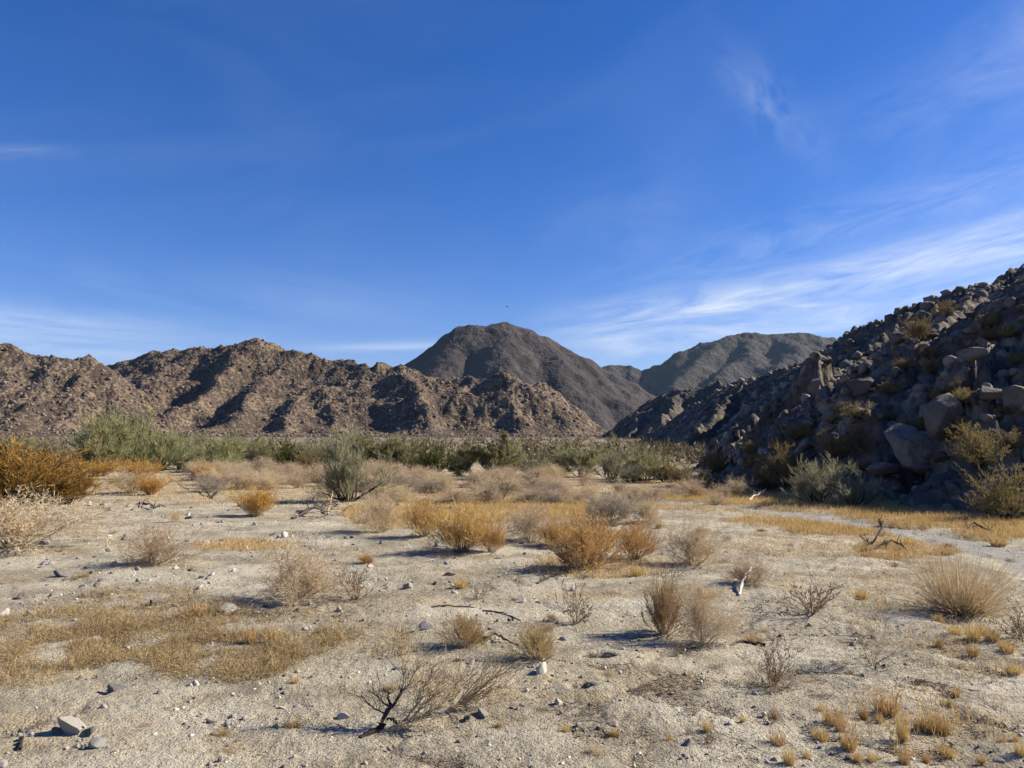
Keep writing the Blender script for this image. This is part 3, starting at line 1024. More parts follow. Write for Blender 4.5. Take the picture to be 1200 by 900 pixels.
STEM_MAT = {'tan': 'tan_stem', 'grey': 'bark', 'gold': 'tan_stem', 'orange': 'tan_stem', 'ball': 'tan_stem', 'rust': 'bark', 'fan': 'tan_stem',
            'sparse': 'dead', 'dead': 'bark', 'umbel': 'tan_stem', 'green': 'bark', 'wispy': 'bark', 'creosote': 'bark', 'olive': 'bark', 'tree': 'bark'}
LEAF_MAT = {'tan': 'tan', 'grey': 'grey', 'gold': 'gold', 'orange': 'orange', 'ball': 'ball', 'rust': 'rust', 'fan': 'blade', 'sparse': 'dead',
            'dead': 'dead', 'umbel': 'tan_stem', 'green': 'green', 'wispy': 'greygreen', 'creosote': 'dkgreen', 'olive': 'olive', 'tree': 'green'}
N_VAR = {'tan': 6, 'gold': 3, 'green': 4, 'wispy': 3, 'olive': 3, 'sparse': 3, 'creosote': 2, 'dead': 2, 'ball': 2, 'orange': 2}
_protos = {}


def proto(kind, var):
    k = (kind, var % N_VAR.get(kind, 1))
    if k not in _protos:
        s, c, w = plant_proto(kind, 1000 + 37 * k[1] + sum(map(ord, kind)))
        crown = {'tan': 'twigs', 'grey': 'twigs'}.get(kind, 'crown')
        ms = mesh_np('stem', *s, [M[STEM_MAT[kind]]])
        mc = mesh_np('crown', *c, [M[LEAF_MAT[kind]]])
        _protos[k] = [ms, mc, None, w, s, c]
    return _protos[k]


def both_mesh(kind, var):
    """stem and crown as one mesh, for plants too small in the photograph to show their parts"""
    pr = proto(kind, var)
    if pr[2] is None:
        s, c = pr[4], pr[5]
        V, Fc = join([s, c])
        mi = np.concatenate([np.zeros(len(s[1])), np.ones(len(c[1]))])
        pr[2] = mesh_np('bush', V, Fc, [M[STEM_MAT[kind]], M[LEAF_MAT[kind]]], mat_idx=mi)
    return pr[2]


NAMES = {'tan': 'dry_bush', 'grey': 'dry_bush', 'gold': 'brittle_bush', 'orange': 'brittle_bush', 'ball': 'ball_bush', 'rust': 'rusty_bush', 'fan': 'bunch_grass',
         'sparse': 'dead_shrub', 'dead': 'dead_shrub', 'umbel': 'bare_shrub', 'green': 'green_shrub', 'wispy': 'wispy_shrub', 'creosote': 'creosote_bush',
         'olive': 'olive_shrub', 'tree': 'desert_tree'}
R = np.random.default_rng(77)
PLACED = []


def plant(kind, px, py, w_px, h_px, label, group=None, name=None, var=None, split=True, cat=None, lean=0.0, rot=None, other=None):
    p = P(px, py)
    s = p.y / F_PX
    var = int(R.integers(0, 12)) if var is None else var
    ms, mc, _, wid = proto(kind, var)[:4]
    hz = h_px * s * 1.06
    wx = max(w_px * s / wid, 0.35 * hz)
    rz = R.uniform(0, 2 * math.pi) if rot is None else rot
    cat = cat or ('tree' if kind == 'tree' else 'grass' if kind == 'fan' else 'shrub' if kind in ('green', 'wispy', 'olive', 'creosote') else 'bush')
    name = name or NAMES[kind]
    if split:
        root = link(name, None, None, label, cat, group)
        a = link('trunk' if kind == 'tree' else 'stem', ms, root)
        c = link('crown', mc, root)
    else:
        root = link(name, both_mesh(kind, var), None, label, cat, group)
    root.location = p - Vector((0, 0, 0.015))
    root.rotation_euler = (0, lean, rz) if not lean else Matrix.Rotation(lean, 3, 'Y').to_4x4().to_euler()
    root.scale = (wx, wx, hz)
    PLACED.append((p.x, p.y, wx * wid / 2, hz))
    return root


# --- single plants of the foreground and middle distance: kind, foot of the plant and its size in the photograph
PL = plant
PL('tan', 15, 642, 165, 56, 'broad pale tan bush at the left edge, in front of the rusty orange bush', var=0)
PL('tan', 182, 661, 82, 42, 'lone low tan bush casting a long shadow on bare gravel at left', var=1)
PL('tan', 352, 702, 112, 62, 'large feathery tan bush in the left centre with a dark bare plant on its right', var=2)
PL('sparse', 416, 703, 50, 40, 'dark bare twiggy plant against the right side of the large tan bush', var=0)
PL('tan', 447, 624, 62, 42, 'pinkish tan bush left of the row of golden bushes', var=3)
PL('tan', 622, 634, 62, 40, 'pale pinkish bush behind the gap between the two golden bush groups', var=0)
PL('grey', 716, 613, 66, 36, 'dense grey brown bush, darkest of the dry bushes, standing on pale bare ground', var=0)
PL('tan', 757, 613, 52, 28, 'pale tan bush touching the right side of the grey brown bush', var=1)
PL('tan', 814, 663, 78, 50, 'rounded pinkish tan bush right of the big golden bushes', var=1)
PL('tan', 881, 685, 54, 32, 'small soft tan bush with a bleached curved stick lying before it', var=2)
PL('ball', 777, 744, 54, 62, 'upright yellowish tan bush, left one of the pair on the right of the centre', var=1)
PL('tan', 822, 755, 62, 62, 'thin tan bush, right one of the pair on the right of the centre', var=3)
PL('dead', 793, 766, 28, 20, 'low dark dead plant at the foot of the thin tan bush pair', var=0)
PL('orange', 299, 605, 48, 32, 'small bright orange gold bush on the gravel, left of the fallen dead branches', var=0)
PL('gold', 496, 629, 42, 42, 'narrow golden brown bush, first at the left of the golden row', var=0)
PL('gold', 541, 646, 76, 48, 'wide golden bush with pale bare lower stems, in the middle of the left golden group', var=1)
PL('gold', 577, 647, 38, 36, 'small golden bush at the right end of the left golden group', var=2)
PL('gold', 688, 667, 92, 56, 'largest deep golden bush in the centre of the picture', var=1)
PL('gold', 744, 655, 54, 40, 'golden bush with pale stems behind the right side of the largest golden bush', var=0)
PL('gold', 655, 640, 50, 30, 'faded golden bush just behind the left side of the largest golden bush', var=2)
PL('ball', 546, 757, 56, 36, 'tawny ball shaped bush at the left end of the dark curved stick', var=0)
PL('ball', 631, 772, 52, 38, 'tawny ball shaped bush at the right end of the dark curved stick', var=1)
PL('fan', 1127, 719, 108, 62, 'large clump of long pale blades spreading like a fan at right', var=0)
PL('sparse', 674, 731, 40, 46, 'small upright dead plant standing alone right of the centre', var=1)
PL('sparse', 950, 719, 72, 42, 'open dead plant with curled brown leaves, left of the fan of blades', var=2)
PL('sparse', 906, 806, 56, 56, 'dead plant with dark tangled base in the right foreground', var=0)
PL('dead', 903, 812, 40, 20, 'low dark tangle in front of the dead plant with curled stems', var=1)
PL('umbel', 1023, 779, 92, 62, 'thin bare shrub like a tiny tree with fine flat top in the right foreground')
PL('sparse', 1200, 752, 44, 48, 'bare twiggy plant cut by the right edge of the picture', var=1)
PL('dead', 750, 814, 22, 18, 'small dead tuft on bare dirt right of the black burrow', var=1)
PL('rust', 18, 592, 150, 68, 'largest rusty orange bush with dark inside at the left edge', var=0)
PL('rust', 78, 590, 72, 44, 'smaller rusty bush joined to the right side of the largest one', var=0)
PL('dead', 12, 596, 60, 24, 'grey dead twigs below the largest rusty bush', var=0)
PL('wispy', 408, 588, 80, 66, 'wispy grey green shrub standing forward of the green row on the dry grass', var=0)
PL('dead', 388, 583, 50, 30, 'dark bare tangle at the left side of the wispy grey green shrub', var=1)
PL('wispy', 958, 590, 72, 46, 'pale green shrub at the foot of the shaded rocky slope', var=1)
PL('wispy', 1003, 594, 56, 38, 'tan green shrub touching the right of the pale green one at the slope foot', var=2)
PL('olive', 1176, 609, 60, 58, 'brown green shrub at the right edge in front of the shaded boulders', var=0)
PL('tan', 655, 580, 34, 18, 'small dark tan bush on straw in front of the green row', var=0, split=False)
PL('olive', 655, 558, 34, 20, 'small golden green bush among the green row right of the crooked tree', var=1)
PL('wispy', 585, 586, 40, 20, 'small grey sprig among the pale bushes in front of the crooked tree', var=1)
PL('sparse', 700, 622, 30, 28, 'thin dark twig plant between pale bush and grey brown bush', var=0)
PL('sparse', 40 + 520, 703, 26, 22, 'faint dead tuft on the bare ground below the golden row', var=2, split=False)
PL('sparse', 812, 836, 22, 14, 'tiny dark dead twigs on the ground in the right foreground', var=2, split=False)
PL('dead', 830, 872, 14, 20, 'tiny dead tuft beside the grey wedge stone', var=0, split=False)
PL('orange', 430, 660, 18, 10, 'small orange tuft on bare dirt left of the golden row', var=1, split=False)

# orange and tan tufts behind the rusty bush
for px, py, w, h, k, l in [(118, 558, 46, 18, 'orange', 'orange gold tuft right of the rusty bush, in front of the tall green shrubs'),
                           (163, 560, 46, 20, 'orange', 'orange gold tuft below the second tall green shrub at left'),
                           (176, 580, 34, 22, 'orange', 'orange bush beside the pale bush, right of the rusty bushes'),
                           (155, 578, 50, 26, 'tan', 'pale bush left of the orange bush behind the gravel'),
                           (240, 563, 30, 18, 'orange', 'orange tuft above the forked dead branches'),
                           (375, 562, 34, 12, 'orange', 'low orange tuft just left of the wispy grey green shrub'),
                           (205, 612, 22, 14, 'tan', 'very small tan bush alone on the gravel at left')]:
    PL(k, px, py, w, h, l, split=False)

# --- the row of green shrubs across the wash
GREEN = [(55, 543, 66, 26, 'wispy', 'pale wispy shrub showing above the smaller rusty bush'),
         (112, 548, 78, 50, 'green', 'second tallest feathery green shrub, just right of the rusty bush'),
         (152, 546, 84, 54, 'green', 'tallest feathery green shrub, left of the centre of the long shaded hill flank'),
         (186, 552, 62, 42, 'green', 'feathery green shrub joined to the right of the tallest one'),
         (214, 550, 56, 32, 'wispy', 'pale wispy shrub between the tallest green shrubs and the rounder one above the forked branches'),
         (250, 553, 68, 38, 'green', 'broad green shrub above the forked dead branches'),
         (300, 547, 46, 32, 'green', 'narrow green shrub above the small orange gold bush'),
         (342, 551, 40, 28, 'creosote', 'blackish green shrub with brown right side, left of the wispy grey shrub'),
         (362, 552, 34, 26, 'olive', 'brownish shrub touching the right of the blackish green shrub'),
         (392, 549, 70, 38, 'wispy', 'pale shrub of the row right behind the forward wispy grey green shrub'),
         (438, 550, 80, 40, 'green', 'broad green shrub right of the forward wispy grey green shrub'),
         (474, 552, 62, 36, 'green', 'green shrub left of the dark green rounded one'),
         (509, 555, 46, 28, 'creosote', 'dark green rounded shrub in the row, left of the crooked tree'),
         (541, 557, 40, 24, 'creosote', 'low dark shrub touching the left of the crooked tree'),
         (596, 558, 58, 36, 'green', 'green shrub touching the right of the crooked tree'),
         (628, 559, 46, 28, 'wispy', 'pale shrub between the crooked tree shrubs and the broad pale pair'),
         (682, 559, 72, 40, 'green', 'broad pale green shrub in the row above the grey brown bush'),
         (716, 562, 58, 34, 'wispy', 'pale wispy shrub right of the broad pale green one'),
         (756, 564, 56, 32, 'green', 'rightmost green shrub of the row before the olive ones'),
         (782, 566, 44, 26, 'olive', 'first olive brown shrub at the right end of the green row'),
         (802, 570, 38, 24, 'olive', 'olive brown shrub at the right end of the green row, next to pale rubble'),
         (738, 566, 40, 20, 'wispy', 'low pale shrub in front of the rightmost green shrub'),
         (646, 557, 34, 22, 'creosote', 'small dark green shrub behind the small golden green bush')]
for px, py, w, h, k, l in GREEN:
    PL(k, px, py, w, h * (1.04 if px < 200 else 0.94), l, 'shrubs in the green row across the wash')
PL('tree', 562, 562, 66, 44, 'crooked desert tree with dark leaning trunk in the green row', lean=-0.12)
for i in range(40):
    px = R.uniform(-40, 420) if i < 26 else R.uniform(420, 830)
    PL(['green', 'wispy', 'wispy', 'creosote', 'olive'][int(R.integers(0, 5))], px, R.uniform(533, 543) - (4 if px > 420 else 0) + max(0, px - 600) * 0.03, R.uniform(22, 50), R.uniform(10, 22) * (1 if px < 380 else 0.45),
       'low green or brown shrub behind the main green row', 'low shrubs behind the green row', name='low_shrub', split=False)

# --- pale dry bushes packed between the green row and the bare ground
cand = []
for i in range(125):
    if i < 62:
        px, py = R.uniform(225, 470), R.uniform(556, 577)
    elif i < 112:
        px, py = R.uniform(440, 690), R.uniform(561, 592)
    else:
        px, py = R.uniform(660, 860), R.uniform(572, 605)
    cand.append((py, px))
cand.sort()
for py, px in cand:
    if 265 < px < 330 and py > 574:
        continue
    PL('tan' if R.random() < 0.9 else 'grey', px, py, R.uniform(26, 46), R.uniform(12, 20),
       'pale dry bush in the packed band in front of the green row', 'pale dry bushes packed in front of the green row', name='dry_bush', split=False)

for i in range(22):                                      # dark little shrubs in the joints of the slope
    px = R.uniform(830, 1195)
    py = R.uniform(565 - (px - 800) * 0.55, 585)
    if float(near_h(P(px, py).x, P(px, py).y)) > 0.3:
        PL('olive', px, py, R.uniform(14, 34), R.uniform(9, 20), 'small dry shrub rooted between boulders on the shaded slope', 'small shrubs on the shaded rocky slope', name='slope_shrub', split=False)

# --- scraps of dead plants all over the dirt
for i in range(120):
    px = R.uniform(-20, 1220) if i < 60 else R.uniform(600, 1220)
    py = 612 + 275 * R.random() ** 1.5
    q = (py - 515) / 200.0
    k = ['dead', 'dead', 'sparse', 'tan', 'ball'][int(R.integers(0, 5))]
    PL(k, px, py, R.uniform(10, 26) * (0.5 + q * 0.5), R.uniform(3.5, 10) * (0.5 + q * 0.5), 'little scrap of dead plant on the bare dirt', 'scraps of dead plants on the dirt', name='dead_tuft', split=False)

# --- shrubs on the shaded rocky slope
SLOPE = [(1148, 548, 62, 46, 'brown green shrub on the shaded slope right of the great pale boulder'), (985, 548, 48, 32, 'olive brown shrub in the rocks above the pale green shrub'),
         (1004, 532, 28, 22, 'olive tuft in the rocks right of the bleached fallen branch'), (1005, 506, 32, 18, 'faded tuft halfway up the shaded slope'),
         (984, 486, 18, 14, None), (1078, 400, 32, 26, 'large tan tuft high on the shaded slope near the skyline'), (1095, 440, 30, 18, None),
         (925, 575, 60, 46, 'tall olive brown shrub at the slope foot left of the pale green shrub'), (892, 576, 40, 34, 'brown shrub at the slope foot, further left of the pale green shrub'),
         (905, 556, 30, 24, None), (826, 574, 40, 22, 'rounded olive shrub at the left tip of the rocky slope'), (838, 560, 30, 26, None), (1165, 384, 34, 18, None), (1110, 374, 24, 16, None),
         (1185, 395, 26, 16, None), (1040, 492, 18, 10, None), (1185, 535, 30, 22, None), (940, 512, 22, 14, None), (915, 530, 24, 14, None), (1130, 505, 22, 16, None),
         (1060, 440, 20, 12, None), (1120, 455, 20, 12, None), (880, 545, 22, 14, None), (1020, 455, 16, 10, None), (1190, 430, 22, 14, None)]
for px, py, w, h, l in SLOPE:
    PL('olive', px, py, w, h, l or 'small dry shrub rooted between boulders on the shaded slope', None if l else 'small shrubs on the shaded rocky slope', split=bool(l), name='slope_shrub')


# ---------------------------------------------------------------- rocks
def ico(sub):
    import bmesh
    bm = bmesh.new()
    bmesh.ops.create_icosphere(bm, subdivisions=sub, radius=1.0)
    V = np.array([v.co[:] for v in bm.verts])
    Fc = np.array([[v.index for v in f.verts] for f in bm.faces])
    bm.free()
    return V, Fc


def n3(V, s, seed):
    return pnoise(V[:, 0] * s + 3.1 * V[:, 2] * s * 0.7, V[:, 1] * s + V[:, 2] * s * 0.9, seed)


ICO = {k: ico(k) for k in (1, 2, 3, 4, 5)}


def rock_shape(seed, sub, cuts=15, rough=0.045, lo=0.34, hi=0.84, groove=0.0):
    """a broken stone: a ball cut by flat faces and roughened"""
    rng = np.random.default_rng(seed)
    V, Fc = ICO[sub]
    V = V.copy()
    for _ in range(cuts):
        n = unit(rng.normal(0, 1, 3))
        d = rng.uniform(lo, hi)
        s = V @ n
        over = np.maximum(s - d, 0)
        V -= over[:, None] * n[None, :] * 0.98
    r = 1 + rough * n3(V, 2.2, seed) + rough * 0.6 * n3(V, 5.5, seed + 1)
    r = r - groove * np.exp(-(n3(V, 1.3, seed + 2) / 0.06) ** 2) - groove * 0.7 * np.exp(-(n3(V, 2.6, seed + 3) / 0.07) ** 2)
    V *= r[:, None]
    V *= np.array([1.0, rng.uniform(0.6, 1.0), rng.uniform(0.55, 0.95)])
    V *= 1.25
    return V, Fc


STONE_MESH = {}
for mk in ('rock_pale', 'rock_grey', 'rock_dark', 'rock_tan'):
    STONE_MESH[mk] = [mesh_np('stone', *rock_shape(300 + k, 3 if k < 4 else 2), [M[mk]]) for k in range(6)]


def stone(px, py, w_px, mk, label, group=None, flat=1.0, tall=1.0, rot=None, tilt=None, k=None):
    p = P(px, py)
    s = p.y / F_PX * w_px * 0.5 * 1.12
    me = STONE_MESH[mk][int(R.integers(0, 6)) if k is None else k]
    o = link('stone', me, None, label, 'stone', group)
    o.location = p + Vector((0, 0, s * 0.16 * tall))
    o.rotation_euler = ((R.uniform(-0.4, 0.4), R.uniform(-0.4, 0.4), R.uniform(0, 6.28)) if tilt is None else tilt)
    if rot is not None:
        o.rotation_euler.z = rot
    o.scale = (s, s * flat, s * tall)
    return o


stone(85, 861, 30, 'rock_pale', 'largest white stone in the left foreground, between dark stones', tall=1.9, k=0)
stone(70, 861, 22, 'rock_dark', 'dark mottled stone against the left side of the largest white stone', k=1)
stone(102, 861, 26, 'rock_dark', 'long dark tilted stone against the right side of the largest white stone', flat=0.5, rot=-0.6, k=2)
stone(115, 876, 20, 'rock_grey', 'grey stone with deep shadow, right of and before the largest white stone', tall=1.1, k=3)
stone(136, 810, 22, 'rock_dark', 'bluish dark jagged stone on bare dirt below the dry grass mat', k=1)
stone(4, 899, 22, 'rock_grey', 'grey stone at the bottom left corner', k=0)
stone(189, 814, 12, 'rock_pale', 'white stone on bare dirt right of the bluish dark jagged stone')
stone(122, 830, 11, 'rock_pale', 'pale stone between the jagged dark stone and the largest white stone')
stone(298, 784, 14, 'rock_pale', 'round white stone at the lower right corner of the dry grass mat', k=0)
stone(230, 803, 10, 'rock_pale', 'upright white stone at the lower edge of the dry grass mat', tall=1.4)
stone(267, 718, 24, 'rock_grey', 'large grey and pale stone on the upper right edge of the dry grass mat', k=2)
stone(180, 709, 14, 'rock_dark', 'round dark grey stone at the upper edge of the dry grass mat', k=3)
stone(39, 721, 18, 'rock_pale', 'largest pale stone of the left cluster beside the dry grass mat', k=1)
stone(60, 720, 12, 'rock_grey', 'grey stone at the right of the left cluster beside the grass mat')
stone(15, 729, 14, 'rock_dark', 'dark stone at the front of the left cluster beside the grass mat')
stone(3, 721, 16, 'rock_pale', 'pale stone at the left edge of the picture above the dry grass mat')
stone(75, 676, 18, 'rock_dark', 'mottled dark stone heap on the open gravel at left', k=2)
stone(54, 638, 15, 'rock_pale', 'pale stone at the right foot of the broad tan bush at left')
stone(635, 790, 22, 'rock_pale', 'white rounded rock in the centre foreground, below the right ball bush', tall=1.15, k=3)
stone(647, 793, 7, 'rock_dark', 'small dark stone against the right of the white rounded rock')
stone(655, 825, 13, 'rock_pale', 'white stone below and left of the black burrow', k=1)
stone(612, 829, 10, 'rock_pale', 'white stone in the small stone pile left of the white stone')
stone(606, 832, 8, 'rock_grey', 'grey stone in the small stone pile of the centre foreground')
stone(565, 838, 15, 'rock_grey', 'grey stone right of the second dead shrub root', k=0)
stone(546, 842, 10, 'rock_dark', 'dark stone between the dead shrub root and the grey stone')
stone(715, 851, 14, 'rock_tan', 'tan block stone with a dark sliver at its left in the lower centre', k=2)
stone(702, 856, 9, 'rock_dark', 'thin dark sliver of stone left of the tan block', flat=0.4)
stone(677, 851, 10, 'rock_grey', 'bluish grey stone left of the tan block stone')
stone(805, 875, 17, 'rock_grey', 'grey wedge stone with sharp top edge in the lower right', k=1)
stone(857, 850, 11, 'rock_pale', 'small pale three sided stone right of the grey wedge stone')
stone(499, 738, 19, 'rock_grey', 'grey stone in the shadow left of the left ball bush', k=3)
stone(535, 775, 11, 'rock_dark', 'dark stone at the left of the stone row below the left ball bush')
stone(552, 778, 13, 'rock_grey', 'grey stone in the middle of the row below the left ball bush', k=1)
stone(561, 775, 9, 'rock_dark', 'dark stone at the right of the row below the left ball bush')
stone(542, 774, 12, 'rock_pale', 'pale stone in the row below the left ball bush', k=2)
stone(480, 688, 16, 'rock_grey', 'grey stone on bare ground right of the dark bare twiggy plant', k=0)
stone(529, 675, 13, 'rock_grey', 'grey stone below the wide golden bush')
stone(402, 842, 17, 'rock_pale', 'flat white stone left of the fallen dead branch', tall=0.7, k=3)
stone(530, 820, 14, 'rock_pale', 'pale stone behind the root of the second dead shrub', tall=0.8)
stone(334, 630, 14, 'rock_pale', 'white stone right of the orange gold bush on the gravel')
stone(661, 751, 12, 'rock_grey', 'grey stone right of and above the right ball bush')
stone(672, 690, 11, 'rock_grey', 'grey stone behind the small upright dead plant')
stone(1171, 893, 14, 'rock_pale', 'flat pale stone in the bottom right corner', tall=0.5)
stone(995, 890, 10, 'rock_dark', 'dark stone among grass tufts at the bottom right')
stone(1000, 758, 9, 'rock_dark', 'dark stone left of the thin bare shrub with flat top')
stone(909, 892, 9, 'rock_pale', 'white stone at the bottom between grass tufts')
for i in range(14):
    stone(R.uniform(62, 128), R.uniform(853, 878), R.uniform(4, 10), ['rock_pale', 'rock_pale', 'rock_grey'][i % 3], 'small broken stone around the largest white stone', 'broken stones around the largest white stone')
LIST = [(107, 845, 10, 't'), (128, 847, 9, 't'), (39, 863, 11, 'p'), (34, 858, 7, 'd'), (159, 804, 10, 'g'), (92, 797, 10, 'd'), (104, 798, 8, 'g'), (222, 824, 7, 'p'),
        (282, 818, 8, 'p'), (271, 841, 11, 'p'), (287, 844, 11, 'p'), (247, 847, 10, 'd'), (331, 832, 11, 'p'), (348, 829, 10, 'g'), (346, 888, 9, 'p'), (332, 812, 6, 'd'),
        (206, 884, 7, 'g'), (108, 672, 9, 'd'), (96, 690, 8, 'd'), (114, 687, 9, 'g'), (203, 700, 7, 'd'), (233, 689, 9, 'p'), (236, 677, 7, 'd'), (53, 662, 10, 'g'),
        (22, 700, 9, 'd'), (93, 656, 8, 'p'), (19, 647, 12, 'p'), (162, 668, 9, 'g'), (313, 710, 10, 'p'), (302, 719, 12, 'g'), (348, 717, 10, 'd'), (365, 708, 9, 'p'),
        (397, 715, 10, 'p'), (247, 675, 9, 'p'), (274, 670, 8, 'p'), (322, 627, 10, 'd'), (298, 615, 8, 'p'), (510, 684, 8, 'd'), (630, 707, 7, 'g'), (610, 706, 12, 'p'),
        (583, 655, 8, 'p'), (615, 650, 6, 'd'), (495, 799, 9, 'g'), (547, 807, 9, 'g'), (465, 784, 8, 'd'), (475, 784, 8, 't'), (654, 731, 8, 'd'), (643, 730, 7, 'd'),
        (620, 731, 9, 'g'), (750, 771, 10, 'p'), (509, 759, 10, 'g'), (30, 712, 6, 'g'), (45, 726, 7, 'p'), (255, 722, 8, 'd'), (340, 722, 6, 'd'), (520, 731, 6, 'd'),
        (590, 760, 6, 'd'), (625, 826, 6, 'g'), (600, 831, 7, 'd'), (570, 640, 7, 'd'), (160, 640, 6, 'd'), (187, 636, 7, 'p'), (145, 633, 8, 'd'), (128, 630, 7, 'p')]
KEY = {'p': 'rock_pale', 'g': 'rock_grey', 'd': 'rock_dark', 't': 'rock_tan'}
WORD = {'p': 'pale', 'g': 'grey', 'd': 'dark', 't': 'tan'}
for px, py, w, k in LIST:
    stone(px, py, w, KEY[k], 'small %s stone lying loose on the bare dirt' % WORD[k], 'small loose stones on the bare dirt')
n = 0
while n < 150:                                           # the stony ground on the left, thinning out to the right
    px, py = R.uniform(0, 620), 592 + 150 * R.random() ** 1.6
    if R.random() > 1.05 - px / 700:
        continue
    k = 'pggdd'[int(R.integers(0, 5))]
    stone(px, py, R.uniform(4.5, 10), KEY[k], 'small %s stone lying loose on the bare dirt' % WORD[k], 'small loose stones on the bare dirt')
    n += 1


def scatter_rocks(name, pts, sizes, mat, sub, label, parent=None, seed=5):
    """many stones too small to pick apart, joined"""
    rng = np.random.default_rng(seed)
    shapes = [rock_shape(900 + k, sub, 7, 0.05, 0.5, 0.9) for k in range(8)]
    n = len(pts)
    which = rng.integers(0, 8, n)
    nv, nf = shapes[0][0].shape[0], shapes[0][1].shape[0]
    base = np.stack([s[0] for s in shapes])[which]
    a = rng.uniform(0, 2 * math.pi, n)
    t = rng.uniform(-0.7, 0.7, n)
    ca, sa, ct, st = np.cos(a), np.sin(a), np.cos(t), np.sin(t)
    x, y, z = base[..., 0], base[..., 1], base[..., 2]
    y, z = y * ct[:, None] - z * st[:, None], y * st[:, None] + z * ct[:, None]
    x, y = x * ca[:, None] - y * sa[:, None], x * sa[:, None] + y * ca[:, None]
    V = np.stack([x, y, z], -1) * sizes[:, None, None] + pts[:, None, :]
    Fc = shapes[0][1][None] + (np.arange(n) * nv)[:, None, None]
    me = mesh_np(name, V.reshape(-1, 3), Fc.reshape(-1, 3), [mat])
    return link(name, me, None, label, None, None, 'stuff')


def mat_gravel():
    m, t, b = new_mat('mixed_gravel')
    geo = t.n('ShaderNodeNewGeometry')
    c = t.ramp(geo.outputs['Random Per Island'], (0.0, (0.09, 0.085, 0.08)), (0.35, (0.21, 0.195, 0.17)), (0.65, (0.34, 0.29, 0.22)), (0.9, (0.50, 0.465, 0.41)))
    t.l.new(c, b.inputs['Base Color'])
    return m


def mat_rubble(name, lo, hi):
    m, t, b = new_mat(name)
    geo = t.n('ShaderNodeNewGeometry')
    n1 = t.noise(geo.outputs['Position'], 2.6, 5, 0.7)
    c = t.mix(geo.outputs['Random Per Island'], lo, hi)
    c = t.mix(t.ramp(n1, (0.52, 0.0), (0.75, 0.6)), c, lo)
    t.l.new(c, b.inputs['Base Color'])
    return m


M['gravel'] = mat_gravel()
M['rubble'] = mat_rubble('slope_rubble', (0.10, 0.085, 0.072), (0.24, 0.205, 0.17))
M['hill_rubble'] = mat_rubble('hill_rubble', (0.075, 0.056, 0.043), (0.21, 0.165, 0.122))

rng = np.random.default_rng(11)
n = 24000
az = rng.uniform(-0.66, 0.66, n)
rr = 3.0 * np.exp(rng.random(n) ** 1.1 * math.log(26 / 3.0))
gx, gy = rr * np.sin(az), rr * np.cos(az)
dens = 0.45 + 1.6 * fbm(gx * 0.8, gy * 0.8, 4, 90) - 0.25 * sstep(0.5, 4, gx)
ok = rng.random(n) < dens
gx, gy = gx[ok], gy[ok]
sz = 0.003 + 0.013 * rng.random(len(gx)) ** 4 + 0.0006 * np.hypot(gx, gy) * rng.random(len(gx))
scatter_rocks('gravel', np.stack([gx, gy, ground_z(gx, gy) + sz * 0.3], -1), sz, M['gravel'], 1, 'loose gravel spread over the bare dirt')

# --- boulders on the near slope
BOULDER_MESH = [mesh_np('boulder', *rock_shape(500 + k, 4 if k < 5 else 3, 17, 0.06, 0.36, 0.82, 0.07), [M['boulder'] if k % 5 else M['boulder_pale']]) for k in range(11)]


BOULDER_MESH.append(mesh_np('boulder', *rock_shape(777, 5, 20, 0.09, 0.36, 0.80, 0.14), [M['boulder_pale']]))


def boulder(px, py, w_px, h_px, label=None, k=None, depth=1.0, rot=None, tilt=(0, 0), sink=0.25):
    p = P(px, py)
    s = p.y / F_PX
    o = link('boulder', BOULDER_MESH[int(R.integers(0, 11)) if k is None else k], None,
             label or 'weathered boulder in the shaded jumble on the rocky slope', 'boulder', None if label else 'boulders jumbled on the shaded rocky slope')
    a, h = w_px * s * 0.5, h_px * s * 0.5
    o.scale = (a, a * depth, h)
    o.rotation_euler = (tilt[0], tilt[1], R.uniform(0, 6.28) if rot is None else rot)
    o.location = p + Vector((0, 0, h * (1 - 2 * sink)))
    return o


boulder(1078, 566, 100, 122, 'great pale cracked boulder at the foot of the shaded slope', 11, 0.8, 0.3, (-0.35, 0.30), 0.22)
boulder(1108, 520, 56, 62, 'tall boulder leaning behind the great pale cracked boulder', 5, 0.8, 1.0, (-0.3, -0.2))
boulder(1035, 560, 52, 44, 'dark boulder left of the great pale cracked boulder', 6, 0.9, 0.5)
boulder(1092, 492, 52, 30, 'flat topped boulder above the great pale cracked boulder', 10, 0.9, 0.2)
boulder(957, 458, 22, 26, 'rounded boulder with a sunlit edge on the slope skyline', 5, 0.9)
boulder(1003, 428, 24, 34, 'upright pointed boulder with bright edge high on the slope', 0, 0.8)
boulder(1052, 402, 24, 24, 'pale block near the top of the slope beside the tan tuft', 5, 0.9)
boulder(1160, 585, 60, 40, 'dark boulder at the slope foot behind the brown green shrub', 7)
boulder(1196, 318, 14, 26, 'pointed rock on the skyline at the right edge', 0, 0.8)
boulder(1000, 585, 50, 30, None, 6)
boulder(1198, 480, 50, 46, 'broad rounded boulder at the right edge halfway up the slope', 8)
boulder(1160, 470, 40, 34, None, 1)
boulder(1140, 440, 34, 28, None, 2)
boulder(1010, 462, 34, 40, None, 3)
n = 0
